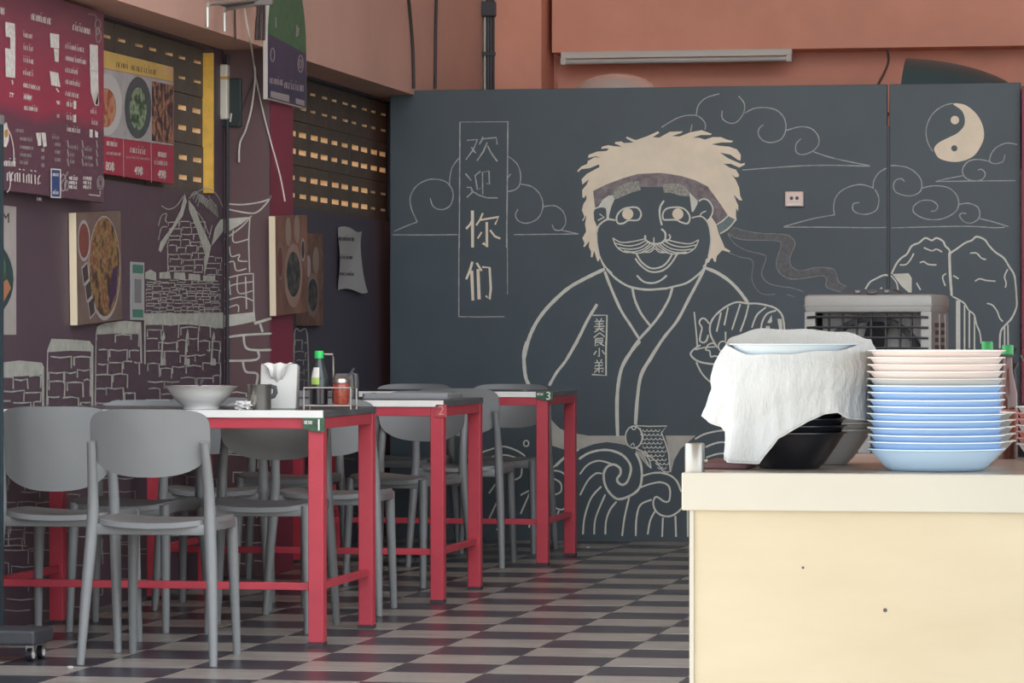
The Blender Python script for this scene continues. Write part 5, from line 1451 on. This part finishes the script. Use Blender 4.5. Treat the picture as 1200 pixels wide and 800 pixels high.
for k, (pxx, y, top) in enumerate(((1157, 5.74, 400), (1181, 5.70, 404))):
    c = cpos(pxx, y)
    H = on_y(pxx, top, y).z - ZW
    t = thing('sauce_bottle', ('sauce bottle with green cap just behind the blue bowls', 'sauce bottle with green cap beside the black utensils')[k], 'bottle', c)
    s = H / .175
    obj('bottle_glass', MB().lathe([(0, 0), (.015, 0), (.016, .004), (.016, .10 * s), (.008, .135 * s), (.0075, .155 * s), (0, .155 * s)], 28), mat('brown_bottle_glass', (.10, .03, .02), .1), t, smooth=True)
    obj('cap', MB().lathe([(.0075, .160 * s), (.0092, .161 * s), (.0092, .173 * s), (.0082, .175 * s), (0, .175 * s)], 20), mat('dark_green_cap', (.012, .26, .06), .4), t, smooth=True)
    obj('label', MB().lathe([(.0162, .03 * s), (.0164, .031 * s), (.0164, .075 * s), (.0162, .076 * s)], 28), mat('rust_label', (.30, .08, .05), .5), t, smooth=True)
c = cpos(1199, 5.79)
t = thing('utensil_holder', 'black holder filled with black ladles beside green capped bottles', 'utensil holder', c)
obj('holder', MB().lathe([(0, 0), (.026, 0), (.029, .085), (.027, .085), (.024, .004), (0, .004)], 28), M_BLACK, t, smooth=True, sharp=50)
for k in range(5):
    a_ = k * 1.3
    top = Vector((.026 * math.cos(a_), .026 * math.sin(a_), .150 + .012 * (k % 3)))
    lu = obj('ladle', MB().tube([(.008 * math.cos(a_), .008 * math.sin(a_), .01), top * .75 + Vector((0, 0, .02)), top], [.003, .003, .004], 8), M_BLACK, t, smooth=True)
    obj('ladle_bowl', MB().lathe([(0, -.012), (.008, -.010), (.013, .0), (.0115, .0), (.007, -.008), (0, -.010)], 16, c=tuple(top)), M_BLACK, lu, smooth=True)

# white cloth draped over the black stack
q = cpos(936, 5.24)
cx, cy = q[0], 5.24
RC = .105
HEM = [(0, 1024, 470), (25, 1022, 462), (60, 985, 455), (90, 936, 455), (120, 885, 458), (150, 842, 470), (180, 826, 487), (200, 837, 495), (214, 853, 504), (221, 852, 538), (232, 866, 541), (241, 888, 543), (252, 914, 513), (262, 930, 503), (272, 946, 493), (285, 966, 484), (296, 980, 482), (306, 991, 489), (325, 1006, 491), (342, 1019, 492), (360, 1024, 470)]
def hem(th):
    d = math.degrees(th) % 360
    for (a_, x0, y0), (b_, x1, y1) in zip(HEM[:-1], HEM[1:]):
        if a_ <= d <= b_:
            f = (d - a_) / (b_ - a_)
            return x0 + (x1 - x0) * f, y0 + (y1 - y0) * f
NT, NS, NC = 200, 34, 14
mb = MB()
vs = []
rr = random.Random(5)
def rim(th):
    c, s = math.cos(th), math.sin(th)
    return Vector((cx + RC * c, cy + RC * .98 * s, .9715 + .018 * s - .003 * math.sin(2 * th) + .0012 * math.sin(9 * th)))
for i in range(NC + 1):
    f = i / NC
    for k in range(NT):
        th = 2 * PI * k / NT
        p0 = rim(th)
        c0 = Vector((cx, cy + .01, .966))
        p_ = c0.lerp(p0, max(f, .002))
        p_.z += -.006 * math.sin(PI * f) + .004 * math.exp(-((f - 1) / .08) ** 2) + .0010 * math.sin(5 * th + 9 * f)
        vs.append(p_)
for i in range(1, NS + 1):
    f = i / NS
    for k in range(NT):
        th = 2 * PI * k / NT
        p0 = rim(th)
        hx_, hy_ = hem(th)
        drop = max(0, (hy_ - 480) / 65)
        yy_ = cy + (RC + .012 + .018 * drop) * .98 * math.sin(th)
        p1 = on_y(hx_, hy_, yy_)
        p_ = p0.lerp(p1, f)
        out = Vector((math.cos(th), math.sin(th), 0))
        bul = .008 * math.sin(PI * min(1, f * 1.6)) * (f < .625)
        fold = f * (.0022 * math.sin(11 * th + 1.3 * f) + .0012 * math.sin(23 * th + 3 * f)) * (.4 + .6 * abs(math.sin(th)))
        fold += f * (.009 * math.exp(-((th - math.radians(229)) / .07) ** 2) - .006 * math.exp(-((th - math.radians(239)) / .06) ** 2) + .006 * math.exp(-((th - math.radians(253)) / .05) ** 2) - .004 * math.exp(-((th - math.radians(205)) / .08) ** 2))
        wr_ = .0010 * math.sin(40 * th + 17 * f) * math.sin(9 * f + 3 * th)
        vs.append(p_ + out * (bul + fold + wr_ + .004 * f))
fs = []
for i in range(NC + NS):
    for k in range(NT):
        a_, b_ = i * NT + k, i * NT + (k + 1) % NT
        fs.append((a_, b_, b_ + NT, a_ + NT))
mb.add(vs, fs)
cl = obj('draped_cloth', mb, mat('white_cotton_cloth', (.48, .495, .505), .9, bump=.6, bscale=170, stretch=(1.6, 1, .5)), None, smooth=True, sharp=80)
tag(cl, 'white cloth draped over the stack of black bowls', 'cloth')
md = cl.modifiers.new('thick', 'SOLIDIFY')
md.thickness = .0016
md.offset = 1
hm = MB().tube([vs[(NC + NS) * NT + k] for k in range(NT)] + [vs[(NC + NS) * NT]], .0016, 6, caps=False)
obj('hem', hm, mat('white_hem', (.60, .60, .60), .9), cl, smooth=True)
